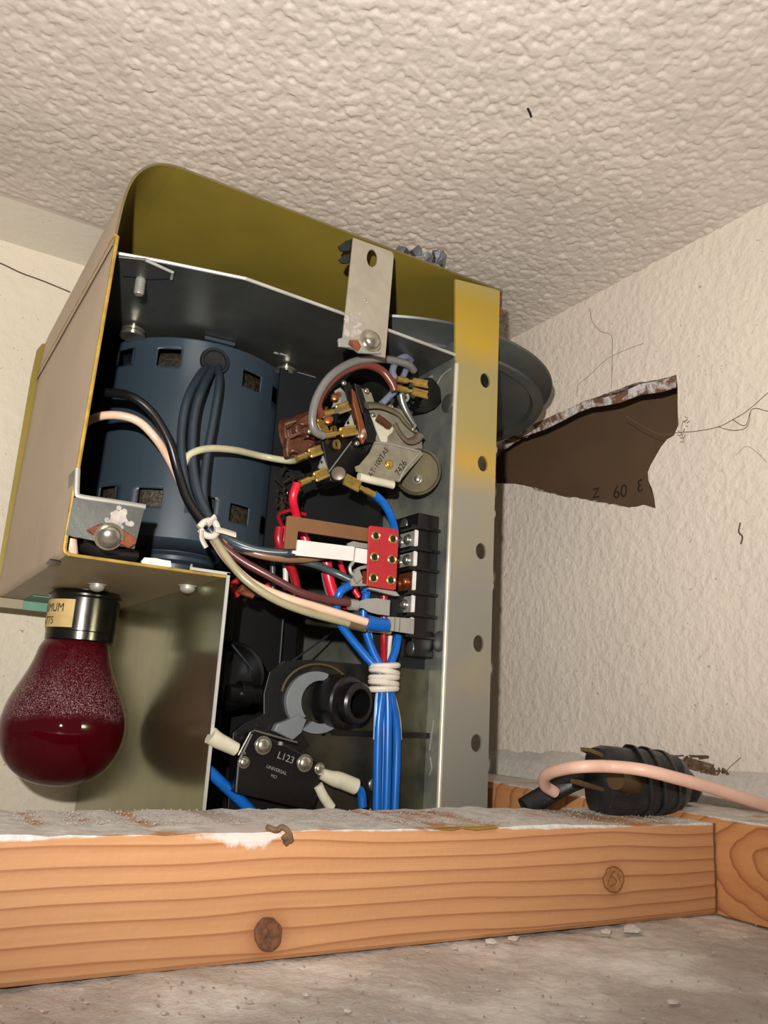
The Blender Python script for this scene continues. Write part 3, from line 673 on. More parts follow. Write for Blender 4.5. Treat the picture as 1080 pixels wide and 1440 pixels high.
# lower bearing neck and end bell
mb = MB().lathe((mc.x, mc.y, .058), [(.0185, 0), (.0205, .002), (.0205, .014), (.024, .0155), (.024, .0175), (.046, .0185)], (0, 0, 1), 48)
nc = atY(245, 780, .43)
mb = MB().lathe((nc.x, nc.y, .0605), [(.016, 0), (.0175, .002), (.0175, .0085), (.0215, .010), (.0215, .012), (.024, .0135), (.026, .019)], (0, 0, 1), 48)
link('bearing_neck', mb, 'motor', mot, smooth=True, angle=.4)
link('end_bell', MB().lathe((mc.x, mc.y, .0735), [(.020, 0), (.046, .001), (.049, .0035), (.0495, .005)], (0, 0, 1), 48), 'motor_dark', mot, smooth=True)
link('shaft_end', MB().lathe(atY(288, 792, .43)-Vector((0, 0, .004)), [(.004, 0), (.004, .003), (.0055, .004), (.0055, .010)], (0, 0, 1), 16), 'motor_dark', mot, smooth=True)
p = hit(302, 509); a = mang(p); nr = Vector((math.sin(a), -math.cos(a), 0))
mb = MB().lathe(p-nr*.0008, [(.0078, 0), (.0078, .0014), (.0072, .0022), (.0062, .0022), (.0056, .0012), (.0001, .0011)], nr, 28)
link('grommet', mb, 'rubber', mot, smooth=True)
e1 = hit(318, 478, MR-.004)
link('top_tab', MB().prism([mp_(mang(hit(u, 500)), z_t+.002, MR-rr) for u, rr in ((285, .001), (330, .001), (328, .006), (290, .006))], (0, 0, .0018)), 'motor', mot)
# black sheet added to stand in for deep shade between panel and motor
link('gap_shade', MB().box((.0600, .352, .056), (.0612, .520, .188)), 'black', OP)

# ---- lower left tab with bolt and rusty clip
Yt = .3355
tb = plate_px('corner_tab', [(93, 752), (105, 695), (108, 699), (112, 699), (204, 712), (189, 772), (140, 762)], Yt, .0013, 'zinc', OP, label='zinc corner tab with a rusty clip')
link('edge', MB().tube(pxY([(109, 659), (108, 680), (108, 694), (114, 699), (160, 706), (204, 713)], Yt+.0006), .0012, 8, flat=None), 'zinc_light', tb, smooth=True)
link('stem', MB().prism(pxY([(105, 660), (112, 660), (112, 700), (104, 700)], Yt), (0, .012, 0)), 'zinc', tb)
mb = MB().prism(pxY([(122, 745), (138, 737), (152, 734), (168, 741), (186, 752), (193, 758), (192, 764), (182, 771), (168, 764), (150, 762), (136, 754)], Yt-.003), (0, .0018, 0))
link('rusty_clip', mb, 'rust', tb, bevel=.0005, label='orange-rusted clip')
screw_at(atY(153, 754, Yt-.003), (0, -1, -.55), .0046, .0036, tb, 'steel')
mb = MB()
for k in range(60): mb.dome(atY(168+random.gauss(0, 9), 731+random.gauss(0, 7), Yt), (0, -1, 0), random.uniform(.0004, .0013), .00012, 8)
link('oxide_bloom', mb, 'dustw', tb, smooth=True)['kind'] = 'stuff'

# ---- pulley above the plate
pc = Vector((.2660, .4455, 0))
mb = MB(); zl, zu = .1995, .2125; r1, r2 = .0985, .1048
P = [(.012, zl+.0045), (.030, zl+.0045), (.034, zl+.003), (r1-.008, zl+.003), (r1-.006, zl), (r1, zl), (r1+.0008, zl+.0012), (r1-.007, zl+.005), (r2-.009, zu-.004), (r2-.0005, zu-.0012), (r2, zu), (r2-.002, zu+.0012), (.012, zu+.0012)]
mb.lathe(pc, [(r, z) for r, z in P], (0, 0, 1), 112)
pl = link('pulley', mb, 'pulley', OP, smooth=True, angle=.45, label='large grey grooved pulley wheel')
link('hub', MB().lathe(pc+Vector((0, 0, .193)), [(.010, 0), (.012, .001), (.012, .012)], (0, 0, 1), 32), 'pulley_in', pl, smooth=True)
link('axle', MB().cyl(pc+Vector((0, 0, .192)), pc+Vector((0, 0, .236)), .005, 20), 'steel', pl, smooth=True)

# ---- terminal block on the web
tc0 = atY(587, 735, .347).x; tB = .3705
zT = atY(600, 722, .347).z; zB = atY(600, 925, .347).z
tb_ = link('terminal_block', MB().box((tc0+.001, .348, zB), (xl-.0002, tB, zT)), 'black', OP, bevel=.0006, label='black barrier terminal block')
bars = [atY(600, v, .347).z for v in (744, 774, 802, 836, 867, 897)]
for z in bars:
    link('barrier', MB().box((tc0-.0042, .3458, z-.0008), (xl-.0004, tB+.002, z+.0008)), 'black', tb_, bevel=.0003)
for i in range(5):
    a, b = bars[i+1]+.001, bars[i]-.001
    link('contact_plate', MB().box((tc0-.0003, .3482, a+.0004), (tc0+.001, tB-.001, b-.0004)), 'copper' if i == 2 else 'zinc_light', tb_, bevel=.0002)
    for yy in (.3545, .3625):
        screw_at((tc0-.0003, yy, (a+b)/2), (-1, 0, 0), .0024, .0022, tb_, 'copper' if i == 2 else 'steel')
    link('paint_edge', MB().box((tc0-.0006, .3476, a+.0003), (tc0+.0006, .3484, b-.0003)).box((tc0-.0003, .3474, a+.0006), (tc0+.0012, .348, b-.0006)), 'whitep', tb_)
for u, v in ((568, 738), (577, 912)):
    link('mount_screw', MB().dome(atX(u, v, tc0+.001), (-1, 0, 0), .0036, .001, 20), 'zinc', tb_, smooth=True)

# ---- red card with six eyelets, brown bracket, white strip
Yc = .3400
rc = [(521, 739), (559, 744), (561, 748), (557, 829), (553, 830), (517, 824), (516, 820), (519, 741)]
card = plate_px('eyelet_card', rc, Yc, .0012, 'redcard', OP, bevel=.0003, label='red fibre card with six brass eyelets')
for u, v in ((528.5, 753.5), (552.5, 758), (526.5, 783.5), (551, 787), (525, 813), (549.5, 816)):
    p = atY(u, v, Yc)
    link('eyelet', MB().lathe(p+Vector((0, .0002, 0)), [(.0026, 0), (.0025, .0006), (.0021, .0009), (.0016, .0006), (.0015, -.0004)], (0, -1, 0), 20, caps=False), 'brass', card, smooth=True)
    link('eyelet_bore', MB().lathe(p, [(.0015, 0), (.0015, .0003)], (0, -1, 0), 14), 'ink', card)
link('backing', MB().prism(pxY([(519, 826), (557, 832), (562, 838), (556, 838), (518, 828)], Yc+.001), (0, .0025, 0)), 'zinc_light', card)
plate_px('brown_bracket', [(404, 726), (407, 725), (520, 743), (520, 762), (419, 747), (417, 772), (400, 772)], Yc+.003, .0015, 'brownp', OP, bevel=.0002, label='brown fibre bracket behind the white strip')
wp = plate_px('white_strip', [(419, 759), (499, 769), (497, 789), (417, 781)], Yc+.001, .0016, 'whitep', OP, bevel=.0002, label='scuffed white strip')
plate_px('white_strip', [(501, 770), (519, 773), (517, 793), (499, 790)], Yc+.001, .0016, 'whitep', OP, bevel=.0002)
link('fold', MB().prism(pxY([(412, 774), (418, 775), (418, 780), (411, 778)], Yc+.001), (0, .001, 0)), 'whitep', wp)
mb = MB().prism(pxY([(489, 764), (497, 761), (506, 763), (520, 765), (520, 772), (490, 768)], Yc+.004), (0, .0015, 0))
mb.tube(pxY([(497, 790), (492, 798), (494, 806), (500, 808), (504, 800), (520, 796)], Yc+.003), .0009, 8)
mb.prism(pxY([(500, 800), (506, 802), (510, 812), (502, 820), (498, 812)], Yc+.002), (0, .002, 0)); mb.prism(pxY([(493, 814), (518, 812), (518, 824), (494, 824)], Yc+.004), (0, .002, 0))
link('solder_lugs', mb, 'zinc_light', OP, bevel=.0002, label='bent solder lugs')
link('copper_tab', MB().prism(pxY([(511, 803), (520, 804), (518, 822), (510, 820)], Yc+.003), (0, .001, 0)), 'copper', OP)
# ring and spade terminals clamped under the lower screws
def terminal(pts, y, mat, nm='spade_terminal', th=.0008, lab=None):
    return plate_px(nm, pts, y, th, mat, OP, bevel=.0002, label=lab)
terminal([(515, 842), (530, 841), (549, 844), (548, 866), (532, 864), (520, 861), (510, 855), (500, 856), (500, 847)], .3440, 'zinc_light', lab='flat silver ring terminal')
link('crimp', MB().tube(pxY([(491, 850), (502, 851)], .344), .0027, 12), 'zinc_light', OP, smooth=True)
t5 = terminal([(546, 867), (583, 870), (582, 892), (543, 886)], .3435, 'zinc_light', lab='wide silver spade terminal')
for u_ in (555, 562): link('ridge', MB().tube(pxY([(u_, 869), (u_-1, 888)], .3433), .0005, 6, smooth=False), 'steel', t5, smooth=True)
link('blue_crimp', MB().tube(pxY([(516, 875), (530, 878), (544, 879)], .3425), .0034, 16), 'w_blue', OP, smooth=True, label='blue crimp sleeve')
link('crimp', MB().tube(pxY([(490, 876), (500, 878), (514, 882)], .346), .0026, 12), simple('khaki_crimp', S(120, 104, 70), .4, .4), OP, smooth=True)
terminal([(515, 882), (540, 885), (552, 888), (550, 892), (518, 888)], .3455, 'brass')

# ---- relay assembly
k_ = 4.909
def rp_(pts): return [(400+a/k_, 500+b/k_) for a, b in pts]
Yr = .3560
rel = plate_px('relay_body', rp_([(255, 570), (330, 560), (470, 545), (560, 600), (610, 610), (520, 760), (490, 790), (400, 880), (320, 870), (290, 760)]), Yr, .016, 'black', OP, bevel=.001, label='black relay block with contacts')
plate_px('contact_frame', rp_([(410, 200), (450, 175), (480, 230), (560, 520), (580, 590), (540, 620), (490, 545), (455, 420), (420, 260)]), Yr-.004, .009, 'black', rel, bevel=.0006)
plate_px('insulator', rp_([(465, 225), (490, 250), (530, 400), (575, 555), (545, 610), (520, 560), (505, 440), (475, 330)]), Yr-.006, .002, 'copper', rel, bevel=.0004, label='brown insulating strip')
plate_px('contact_frame', rp_([(480, 185), (525, 200), (640, 540), (625, 600), (590, 640), (575, 560), (545, 430), (500, 270)]), Yr-.003, .011, 'blackm', rel, bevel=.0006)
plate_px('side_plate', rp_([(545, 390), (590, 400), (630, 550), (610, 610), (565, 600), (560, 480)]), Yr-.005, .004, 'black', rel, bevel=.0004)
plate_px('terminal_tab', rp_([(418, 480), (462, 405), (492, 510), (470, 530), (430, 525)]), Yr-.0055, .001, 'zinc_light', rel, holes=[rp_(oval(440, 462, 12, 14, 10)), rp_(oval(452, 502, 9, 10, 10))], bevel=.0001)
plate_px('terminal_tab', rp_([(235, 770), (268, 688), (300, 790), (262, 800)]), Yr-.002, .001, 'zinc_light', rel, holes=[rp_(oval(258, 735, 10, 12, 10))])
link('seam', MB().tube(pxY(rp_([(305, 805), (462, 595)]), Yr-.0008), .0004, 6, smooth=False), 'inkw', rel)
for (x_, y_, r_2) in ((335, 515, .0022), (355, 615, .0026)):
    link('contact', MB().lathe(atY(400+x_/k_, 500+y_/k_, Yr-.0012), [(r_2*.5, 0), (r_2*.55, .001), (r_2, .0012), (r_2, -.0002)], (0.5, -1, 0), 16, caps=False), 'brass', rel, smooth=True)
for (x_, y_, r_2) in ((525, 540, .0030), (375, 820, .0036)):
    link('screw', MB().lathe(atY(400+x_/k_, 500+y_/k_, Yr-.004), [(r_2, 0), (r_2, .0015), (r_2*.7, .002)], (-.7, -1, .1), 18), 'steel' if x_ > 500 else 'armat', rel, smooth=True)
for (x_, y_) in ((498, 608), (170, 525), (408, 190)):
    link('solder_dot', MB().dome(atY(400+x_/k_, 500+y_/k_, Yr-.006), (0, -1, 0), .0015, .0015, 10), 'steel', rel, smooth=True)
# coil
mb = MB()
cc = atY(436, 610, .380)
ax2 = Vector((.55, -.75, .25)).normalized()
mb.lathe(cc-ax2*.012, [(.004, 0), (.0125, 0), (.0125, .0015)]+[(.0112+.0004*(i % 2), .002+i*.0008) for i in range(24)]+[(.0125, .0215), (.0125, .023), (.004, .023)], ax2, 28)
coil = link('coil', mb, 'coil', rel, smooth=True, angle=.5, label='brown wound relay coil')
plate_px('coil_bracket', rp_([(80, 460), (150, 410), (210, 360), (310, 345), (300, 400), (230, 430), (240, 500), (120, 560), (75, 520)]), .366, .006, 'coil', rel, bevel=.001)
plate_px('coil_bracket', rp_([(20, 560), (190, 540), (245, 600), (250, 640), (120, 690), (20, 700), (10, 640)]), .370, .005, 'coil', rel, bevel=.001)
mb = MB()
for k in range(7):
    u0, v0 = 402+random.uniform(0, 40), 600+random.uniform(-6, 40)
    mb.tube([atY(u0, v0, .366), atY(u0+random.uniform(6, 16), v0+random.uniform(-9, 3), .363), atY(u0+random.uniform(18, 30), v0+random.uniform(-6, 8), .366)], .0009, 7)
link('winding_ends', mb, 'coil', rel, smooth=True)
plate_px('silver_tag', rp_([(350, 240), (385, 220), (410, 245), (440, 350), (400, 370), (370, 340), (330, 360), (350, 300)]), Yr-.004, .0012, 'zinc_light', rel, bevel=.0002)
plate_px('rust_spot', rp_([(335, 268), (375, 248), (400, 262), (390, 285), (350, 290)]), Yr-.0046, .0006, 'rust', rel)
plate_px('blue_tag', rp_([(378, 245), (415, 250), (440, 340), (420, 360), (395, 320)]), Yr-.0044, .0006, 'greyplate', rel)
def spade(p0, p1, y, w, nm='spade_connector', mat='brass', lab=None):
    w *= .78   # female spade: flat receptacle, neck, crimp barrel
    A = atY(*p0, y); B = atY(*p1, y); d = (B-A); L = d.length; d.normalize(); s_ = d.cross(Vector((0, 1, 0))).normalized(); n_ = Vector((0, -1, 0))
    mb = MB()
    mb.obox(A+d*L*.24, d*L*.24, s_*w, n_*.0007); mb.tube([A+s_*w*.92+n_*.0006, A+d*L*.46+s_*w*.92+n_*.0006], .0008, 8, smooth=False); mb.tube([A-s_*w*.92+n_*.0006, A+d*L*.46-s_*w*.92+n_*.0006], .0008, 8, smooth=False)
    mb.obox(A+d*L*.58, d*L*.12, s_*w*.42, n_*.0007)
    mb.tube([A+d*L*.66, A+d*L*.8, A+d*L*.83, A+d*L], lambda t: .0017 if t < .45 or t > .6 else .0013, 12)
    return link(nm, mb, mat, OP, smooth=True, angle=.6, label=lab)
spade((484, 674), (528, 697), .345, .0032, lab='loose brass spade connector')
spade((500, 605), (455, 613), Yr-.007, .0026)
spade((460, 664), (422, 680), Yr-.004, .0026)
spade((451, 632), (417, 645), Yr-.003, .0024)
spade((490, 571), (455, 583), Yr-.006, .0026)
sp1 = spade((600, 541), (558, 533), .346, .0022); sp2 = spade((600, 556), (557, 545), .345, .0022)
plate_px('plug_socket', [(597, 531), (606, 530), (614, 536), (620, 545), (622, 566), (612, 573), (590, 572), (592, 562), (602, 556), (600, 545)], .350, .010, 'black', OP, bevel=.001, label='black two-pin capacitor socket')
# armature, spring, clear dust cover
plate_px('armature_plate', rp_([(520, 220), (560, 235), (600, 255), (625, 330), (720, 345), (800, 370), (860, 420), (920, 520), (945, 560), (955, 640), (900, 660), (800, 620), (640, 600), (615, 540), (600, 400), (545, 360)]), Yr-.001, .0014, 'clear', rel, bevel=.0002)
plate_px('window', rp_([(597, 408), (640, 430), (690, 470), (755, 500), (745, 530), (712, 558), (708, 602), (668, 595)]), Yr-.0022, .0008, 'cream', rel)
arm = rp_([(565, 345), (640, 345), (720, 370), (790, 410), (830, 460), (870, 500), (900, 520)])
link('armature_arm', MB().tube(pxY(arm, Yr-.0045), lambda t: .0030-.0008*t, 10, flat=.45), 'armat', rel, smooth=True)
link('armature_arm', MB().tube(pxY(rp_([(760, 470), (800, 540), (850, 590), (905, 580), (935, 545)]), Yr-.004), .0026, 10, flat=.45), 'armat', rel, smooth=True)
A = atY(*rp_([(640, 428)])[0], Yr-.005); B = atY(*rp_([(722, 488)])[0], Yr-.005); d = B-A; L = d.length; d.normalize(); e_ = d.cross(Vector((0, 1, 0))).normalized(); g_ = d.cross(e_)
link('coil_spring', MB().tube([A+d*L*t/90+(e_*math.cos(t*.8)+g_*math.sin(t*.8))*.0017 for t in range(91)], .00042, 6, smooth=False), simple('brown_spring', S(110, 66, 44), .35, .5), rel, smooth=True)
link('lever_link', MB().tube(pxY([(564, 556), (566, 566), (571, 578), (578, 590), (584, 600)], .350), lambda t: .0024-.0012*t, 12), 'zinc', rel, smooth=True)
link('lever_link', MB().tube(pxY([(563, 555), (570, 552), (574, 560), (568, 566)], .349), .0008, 8), 'zinc_light', rel, smooth=True)
link('spring_hook', MB().tube(pxY([(581, 595), (584, 599), (580, 604), (585, 607)], .349), .0006, 7), 'steel', rel, smooth=True)
cp = plate_px('clear_cover_plate', rp_([(625, 598), (700, 605), (850, 640), (940, 662), (960, 680), (860, 790), (790, 872), (700, 850), (500, 800), (492, 765), (520, 755), (590, 670)]), Yr-.010, .0012, 'clear', rel, bevel=.0002, label='stamped dusty clear plate')
link('lip', MB().tube(pxY(rp_([(515, 835), (600, 858), (700, 880), (748, 892)]), Yr-.0085), .0026, 14, flat=.8), 'cream', rel, smooth=True, label='cream plastic lip')
screw_at(atY(*rp_([(722, 750)])[0], Yr-.010), (0, -1, .1), .0022, .0014, cp, 'brass')
ex = (atY(541, 632, .346)-atY(520, 665, .346)).normalized(); ey = Vector((-ex.z, 0, ex.x))
lettering('AT-100TAE', atY(532.5, 650, Yr-.0102), ex, ey, .0040, 'ink', cp, shear=0)
lettering('7426', atY(564, 658, Yr-.0102), ex, ey, .0046, 'ink', cp)
for (x_, y_, r_2) in ((567, 243, .0016), (733, 356, .0018), (612, 410, .0012)):
    link('pivot', MB().dome(atY(400+x_/k_, 500+y_/k_, Yr-.0035), (0, -1, 0), r_2, r_2*.7, 12), 'steel', rel, smooth=True)
plate_px('terminal_strip', rp_([(265, 380), (330, 370), (430, 350), (448, 378), (410, 395), (300, 405)]), Yr-.007, .0008, 'armat', rel, bevel=.0002)
plate_px('contact_arm', rp_([(215, 415), (250, 430), (290, 470), (330, 560), (300, 565), (262, 540), (225, 470)]), Yr-.002, .0012, 'brass', rel, bevel=.0003)
for (x_, y_, r_2) in ((300, 455, .0024), (345, 300, .002)):
    link('contact_post', MB().lathe(atY(400+x_/k_, 500+y_/k_, Yr-.0055), [(r_2, 0), (r_2, .0025), (r_2*.6, .003)], (-.4, -1, .2), 14), 'copper', rel, smooth=True)
link('capacitor_lead', MB().tube(pxY([(401, 597), (408, 594), (416, 592)], .362), .0006, 6), 'steel', rel, smooth=True)
link('plate_fold', MB().tube(pxY(rp_([(622, 602), (700, 606), (780, 622), (850, 640), (940, 664)]), Yr-.0103), .0006, 6), 'zinc_light', rel, smooth=True)
link('plate_fold', MB().tube(pxY(rp_([(940, 664), (890, 720), (830, 790), (792, 868)]), Yr-.0103), .0005, 6), 'zinc_light', rel, smooth=True)
lens = link('round_lens', MB().lathe(atY(588, 664, .352), [(.0118, -.0004), (.0125, .0002), (.0125, .0016), (.0116, .0022), (.0108, .0010), (.001, .0008)], (-.72, -.68, -.1), 36), 'lens', OP, smooth=True, label='round shiny plated disc')
screw_at(atY(587, 674, .350), (-.72, -.68, -.1), .002, .0014, lens, 'steel')
mb = MB()
for k in range(34):
    u, v = random.uniform(392, 425), random.uniform(655, 725); mb.tube([atY(u, v, .392), atY(u+random.uniform(-8, 8), v+random.uniform(-8, 8), .39), atY(u+random.uniform(-8, 8), v+random.uniform(4, 14), .392)], random.uniform(.0003, .0008), 5)
link('lower_windings', mb, simple('dark_varnished_winding', S(60, 52, 40), .25, .4), rel, smooth=True)['kind'] = 'stuff'
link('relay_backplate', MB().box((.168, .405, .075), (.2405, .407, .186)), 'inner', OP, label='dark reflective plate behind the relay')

# ---- wires
def W_(pts, r, mat, y=.37, lab=None): return wire('wire', pts, r, M['w_'+mat], OP, lab, y)
W_([(118, 556, .40), (150, 552, .385), (185, 558, .375), (215, 582, .372), (238, 622, .37), (250, 662, .37), (265, 705, .366), (292, 742, .36)], .0022, 'black', lab='thick black wire crossing the motor')
W_([(112, 600, .40), (135, 587, .385), (165, 584, .378), (195, 593, .375), (220, 618, .373), (240, 650, .376), (262, 695, .374), (292, 745, .364), (318, 785, .356), (352, 818, .352), (395, 838, .350), (450, 855, .346), (516, 875, .3425)], .0020, 'pink', lab='pink wire to the blue crimp sleeve')
W_([(291, 516, .395), (278, 532, .385), (262, 565, .378), (255, 610, .376), (257, 660, .372), (268, 705, .368), (295, 745, .362), (322, 775, .36)], .0021, 'slate')
W_([(299, 519, .395), (285, 545, .383), (274, 580, .38), (270, 630, .378), (275, 680, .374), (290, 720, .37), (304, 748, .364), (340, 770, .356), (395, 778, .350), (418, 777, .345)], .0023, 'slate', lab='slate wires out of the motor grommet')
W_([(307, 516, .395), (308, 540, .383), (300, 590, .38), (291, 640, .378), (286, 690, .374), (291, 720, .37), (306, 742, .364)], .0020, 'slate')
W_([(256, 660, .378), (266, 640, .376), (292, 631, .376), (330, 633, .380), (370, 642, .388), (410, 648, .378), (430, 641, .36)], .0018, 'cream', lab='cream wire crossing the motor to the relay')
W_([(300, 742, .363), (330, 762, .357), (370, 775, .352), (420, 778, .346)], .0018, 'dgrey')
W_([(302, 752, .363), (330, 768, .358), (375, 782, .352), (425, 786, .349), (465, 780, .350)], .0020, 'tan', lab='tan wire')
W_([(306, 758, .364), (345, 775, .358), (400, 785, .356), (440, 793, .352), (470, 805, .350), (494, 816, .346)], .0019, 'dgrey', lab='grey wire to the solder lugs')
W_([(300, 755, .362), (335, 785, .357), (375, 808, .352), (420, 832, .348), (455, 842, .346), (492, 848, .344)], .0020, 'maroon', lab='maroon wire to the ring terminal')
W_([(298, 752, .361), (318, 783, .355), (345, 815, .350), (385, 842, .347), (430, 860, .346), (492, 877, .346)], .0019, 'khaki', lab='khaki printed wire')
W_([(418, 680, .353), (412, 700, .354), (416, 722, .358), (424, 745, .362), (432, 765, .362)], .0021, 'red', lab='bright red wire')
W_([(393, 742, .362), (392, 762, .362), (402, 785, .364), (413, 808, .366), (418, 830, .368)], .0022, 'dred')
W_([(396, 738, .364), (392, 725, .37), (408, 718, .372), (430, 724, .372)], .0010, 'dred')
W_([(402, 742, .366), (398, 762, .366), (392, 775, .368)], .0026, 'red')
W_([(459, 790, .358), (463, 815, .358), (472, 840, .356), (490, 852, .352)], .0027, 'red')
W_([(455, 790, .361), (456, 812, .361), (462, 836, .361), (470, 850, .361)], .0013, 'grey')
W_([(478, 788, .362), (482, 803, .360), (490, 818, .358), (505, 840, .356)], .0014, 'red')
W_([(335, 838, .378), (325, 826, .378), (335, 816, .378), (348, 812, .38)], .0016, 'dred')
W_([(372, 832, .38), (378, 822, .38), (384, 832, .378)], .0013, 'red')
W_([(526, 695, .345), (538, 706, .346), (548, 722, .347), (555, 745, .350), (556, 770, .352)], .0021, 'blue', lab='blue wire to the loose spade connector')
W_([(492, 823, .347), (478, 833, .346), (474, 850, .348), (475, 870, .350), (490, 893, .350), (512, 920, .348), (532, 944, .345), (538, 965, .343), (533, 1010, .342), (531, 1070, .342), (530, 1140, .342)], .0021, 'blue', lab='blue wires of the tied bundle')
W_([(512, 835, .352), (516, 832, .352), (511, 860, .352), (514, 885, .352), (524, 915, .349), (538, 945, .345), (545, 980, .343), (545, 1060, .342), (543, 1140, .342)], .0020, 'blue')
W_([(560, 895, .350), (556, 915, .348), (547, 945, .345), (551, 985, .344), (556, 1010, .345), (558, 1050, .346), (555, 1140, .346)], .0021, 'blue')
W_([(540, 838, .352), (540, 900, .352), (539, 945, .347)], .0019, 'dred', lab='dark red wire into the bundle')
W_([(549, 895, .352), (546, 920, .350), (543, 948, .346), (552, 975, .345), (560, 1010, .347), (562, 1040, .348)], .0012, 'white')
W_([(519, 885, .354), (524, 915, .352), (534, 946, .348), (530, 990, .343), (528, 1040, .3425)], .0012, 'lblue')
W_([(537, 965, .345), (540, 1040, .344), (537, 1140, .344)], .0020, 'blue')
W_([(550, 1000, .348), (549, 1060, .348), (548, 1140, .348)], .0014, 'black')
W_([(292, 1082, .345), (315, 1104, .345), (345, 1132, .345), (360, 1150, .345)], .0024, 'blue', lab='blue wire at the foot of the lamp shield')
W_([(500, 1106, .338), (508, 1115, .338), (510, 1135, .338)], .0020, 'blue')
W_([(455, 613, .349), (443, 606, .348), (439, 588, .347), (446, 558, .346), (466, 528, .345), (500, 508, .345), (540, 505, .347), (572, 512, .350), (582, 521, .353)], .0021, 'grey', lab='looped grey wire above the relay')
W_([(452, 585, .352), (447, 568, .349), (458, 545, .348), (480, 524, .347), (510, 513, .347), (535, 520, .347), (550, 537, .346), (555, 549, .346)], .0022, 'brown', lab='looped brown wire above the relay')
W_([(556, 534, .348), (552, 522, .350), (558, 508, .352), (570, 502, .354), (578, 506, .358)], .0019, 'lav')
W_([(566, 532, .354), (572, 518, .356), (577, 508, .358)], .0017, 'lav')
W_([(537, 568, .356), (550, 555, .356), (562, 544, .356)], .0019, 'lav')
W_([(592, 540, .36), (610, 528, .362), (630, 516, .364)], .0010, 'lav')
W_([(100, 758, .345), (101, 768, .345), (102, 779, .346)], .0022, 'pink')
W_([(112, 764, .352), (135, 776, .354), (160, 780, .356), (190, 782, .36)], .0028, 'black')
for u, v in ((401, 800), (383, 800)):
    W_([(u, v-20, .375), (u+1, v+30, .375)], .0014, 'white' if u > 390 else 'dgrey')
link('bundle_debris', MB().tube(pxY([(338, 826), (350, 834), (362, 830), (372, 836)], .368), .0022, 8).tube(pxY([(340, 832), (356, 838)], .366), .0014, 8), 'rust', OP, smooth=True)
# ties
tie = link('twist_tie', MB().tube(pxY([(280, 742), (288, 734), (300, 733), (306, 744), (300, 754), (288, 752), (281, 744)], .358), .0016, 10).tube(pxY([(302, 744), (315, 747), (331, 752)], .3565), .0022, 10, flat=.4).tube(pxY([(284, 746), (284, 758), (290, 770)], .3565), .0021, 10, flat=.4).tube(pxY([(292, 738), (300, 730), (303, 727)], .3565), .0019, 10, flat=.4), 'tie', OP, smooth=True, label='knotted white tie around the motor wires')
mb = MB()
bc = atY(540, 955, .3455)
for k, (dz, tl) in enumerate(((.0062, .25), (.0035, -.2), (.0008, .15), (-.0018, -.1), (-.0046, .2))):
    mb.tube([bc+Vector((.0066*math.cos(t), .0052*math.sin(t), dz+.0015*tl*math.cos(t)*2)) for t in (2*PI*q/16 for q in range(17))], .0015, 8)
link('lacing_tie', mb, 'tie', OP, smooth=True, label='white lacing tie around the blue wire bundle')

# ---- lamp socket
sc_ = Vector((.0905, .4504, 0)); SR = .0172
sk = link('lamp_socket', MB().lathe(sc_+Vector((0, 0, .0275)), [(.012, 0), (SR-.0006, 0), (SR, .0006), (SR, .0045), (SR+.0003, .005), (SR+.0003, .0215), (SR+.001, .0225), (SR+.001, .0235), (SR-.001, .0255)], (0, 0, 1), 56), 'socket', OP, smooth=True, angle=.4, label='dark chrome lamp socket with a yellowed label')
link('ceramic_collar', MB().lathe(sc_+Vector((0, 0, .047)), [(SR-.002, 0), (SR-.002, .0063)], (0, 0, 1), 40), 'black', sk, smooth=True)
def bend(a, z, R=SR+.0006): return sc_+Vector((R*math.sin(a), -R*math.cos(a), z))
fa = math.atan2(-sc_.x, sc_.y)               # direction facing the camera
a0, a1 = -1.3+fa*0, -.42+fa*0
z0, z1 = .0335, .0475; N = 12
mb = MB(); V = []
for j, R in enumerate((SR+.0006, SR+.0003)):
    for z in (z0, z1): V += [bend(-1.75+i*(1.28)/N, z, R) for i in range(N+1)]
q = N+1
mb.add(V, [(i, i+1, q+i+1, q+i) for i in range(N)]+[(2*q+i, 3*q+i, 3*q+i+1, 2*q+i+1) for i in range(N)]+[(i, 2*q+i, 2*q+i+1, i+1) for i in range(N)]+[(q+i, q+i+1, 3*q+i+1, 3*q+i) for i in range(N)]+[(0, q, 3*q, 2*q), (N, 2*q+N, 3*q+N, q+N)])
link('rating_label', mb, 'label', sk, smooth=True, angle=1, label='yellowed paper label printed MAXIMUM WATTS')
lettering('MAXIMUM', None, (1, 0, 0), (0, 0, 1), .0062, 'ink', sk, fn=lambda c: bend(-.76+c.x/SR*.8, .0430+c.y, SR+.0008), align='RIGHT')
lettering('WATTS', None, (1, 0, 0), (0, 0, 1), .0054, 'ink', sk, fn=lambda c: bend(-1.08+c.x/SR*.8, .0366+c.y, SR+.0008), align='RIGHT')

# ================================================================== BULB
bz = [(.0110, .034), (.0150, .0275), (.0170, .024), (.0186, .018), (.0212, .011), (.0246, .004), (.0276, -.003), (.0294, -.010), (.0299, -.016), (.0290, -.0230), (.0266, -.0295), (.0225, -.035), (.0165, -.0395), (.0090, -.0422), (.0030, -.0430), (.0002, -.0431)]
Q = []
for i in range(len(bz)-1):                   # refine the outline
    a, b, c, d = bz[max(i-1, 0)], bz[i], bz[i+1], bz[min(i+2, len(bz)-1)]
    for t in (0, .33, .66):
        Q.append(tuple(.5*((2*b[k])+(c[k]-a[k])*t+(2*a[k]-5*b[k]+4*c[k]-d[k])*t*t+(3*b[k]-a[k]-3*c[k]+d[k])*t**3) for k in (0, 1)))
Q.append(bz[-1]); bc_ = Vector((.0885, .4504, 0))
blb = thing('light_bulb', (.0885, .4504, -.0431), 'dusty deep red glass light bulb hanging from the chrome socket', 'light bulb')
gl = link('glass', MB().lathe(bc_, Q, (0, 0, 1), 64), 'bulb', blb, smooth=True, angle=3)
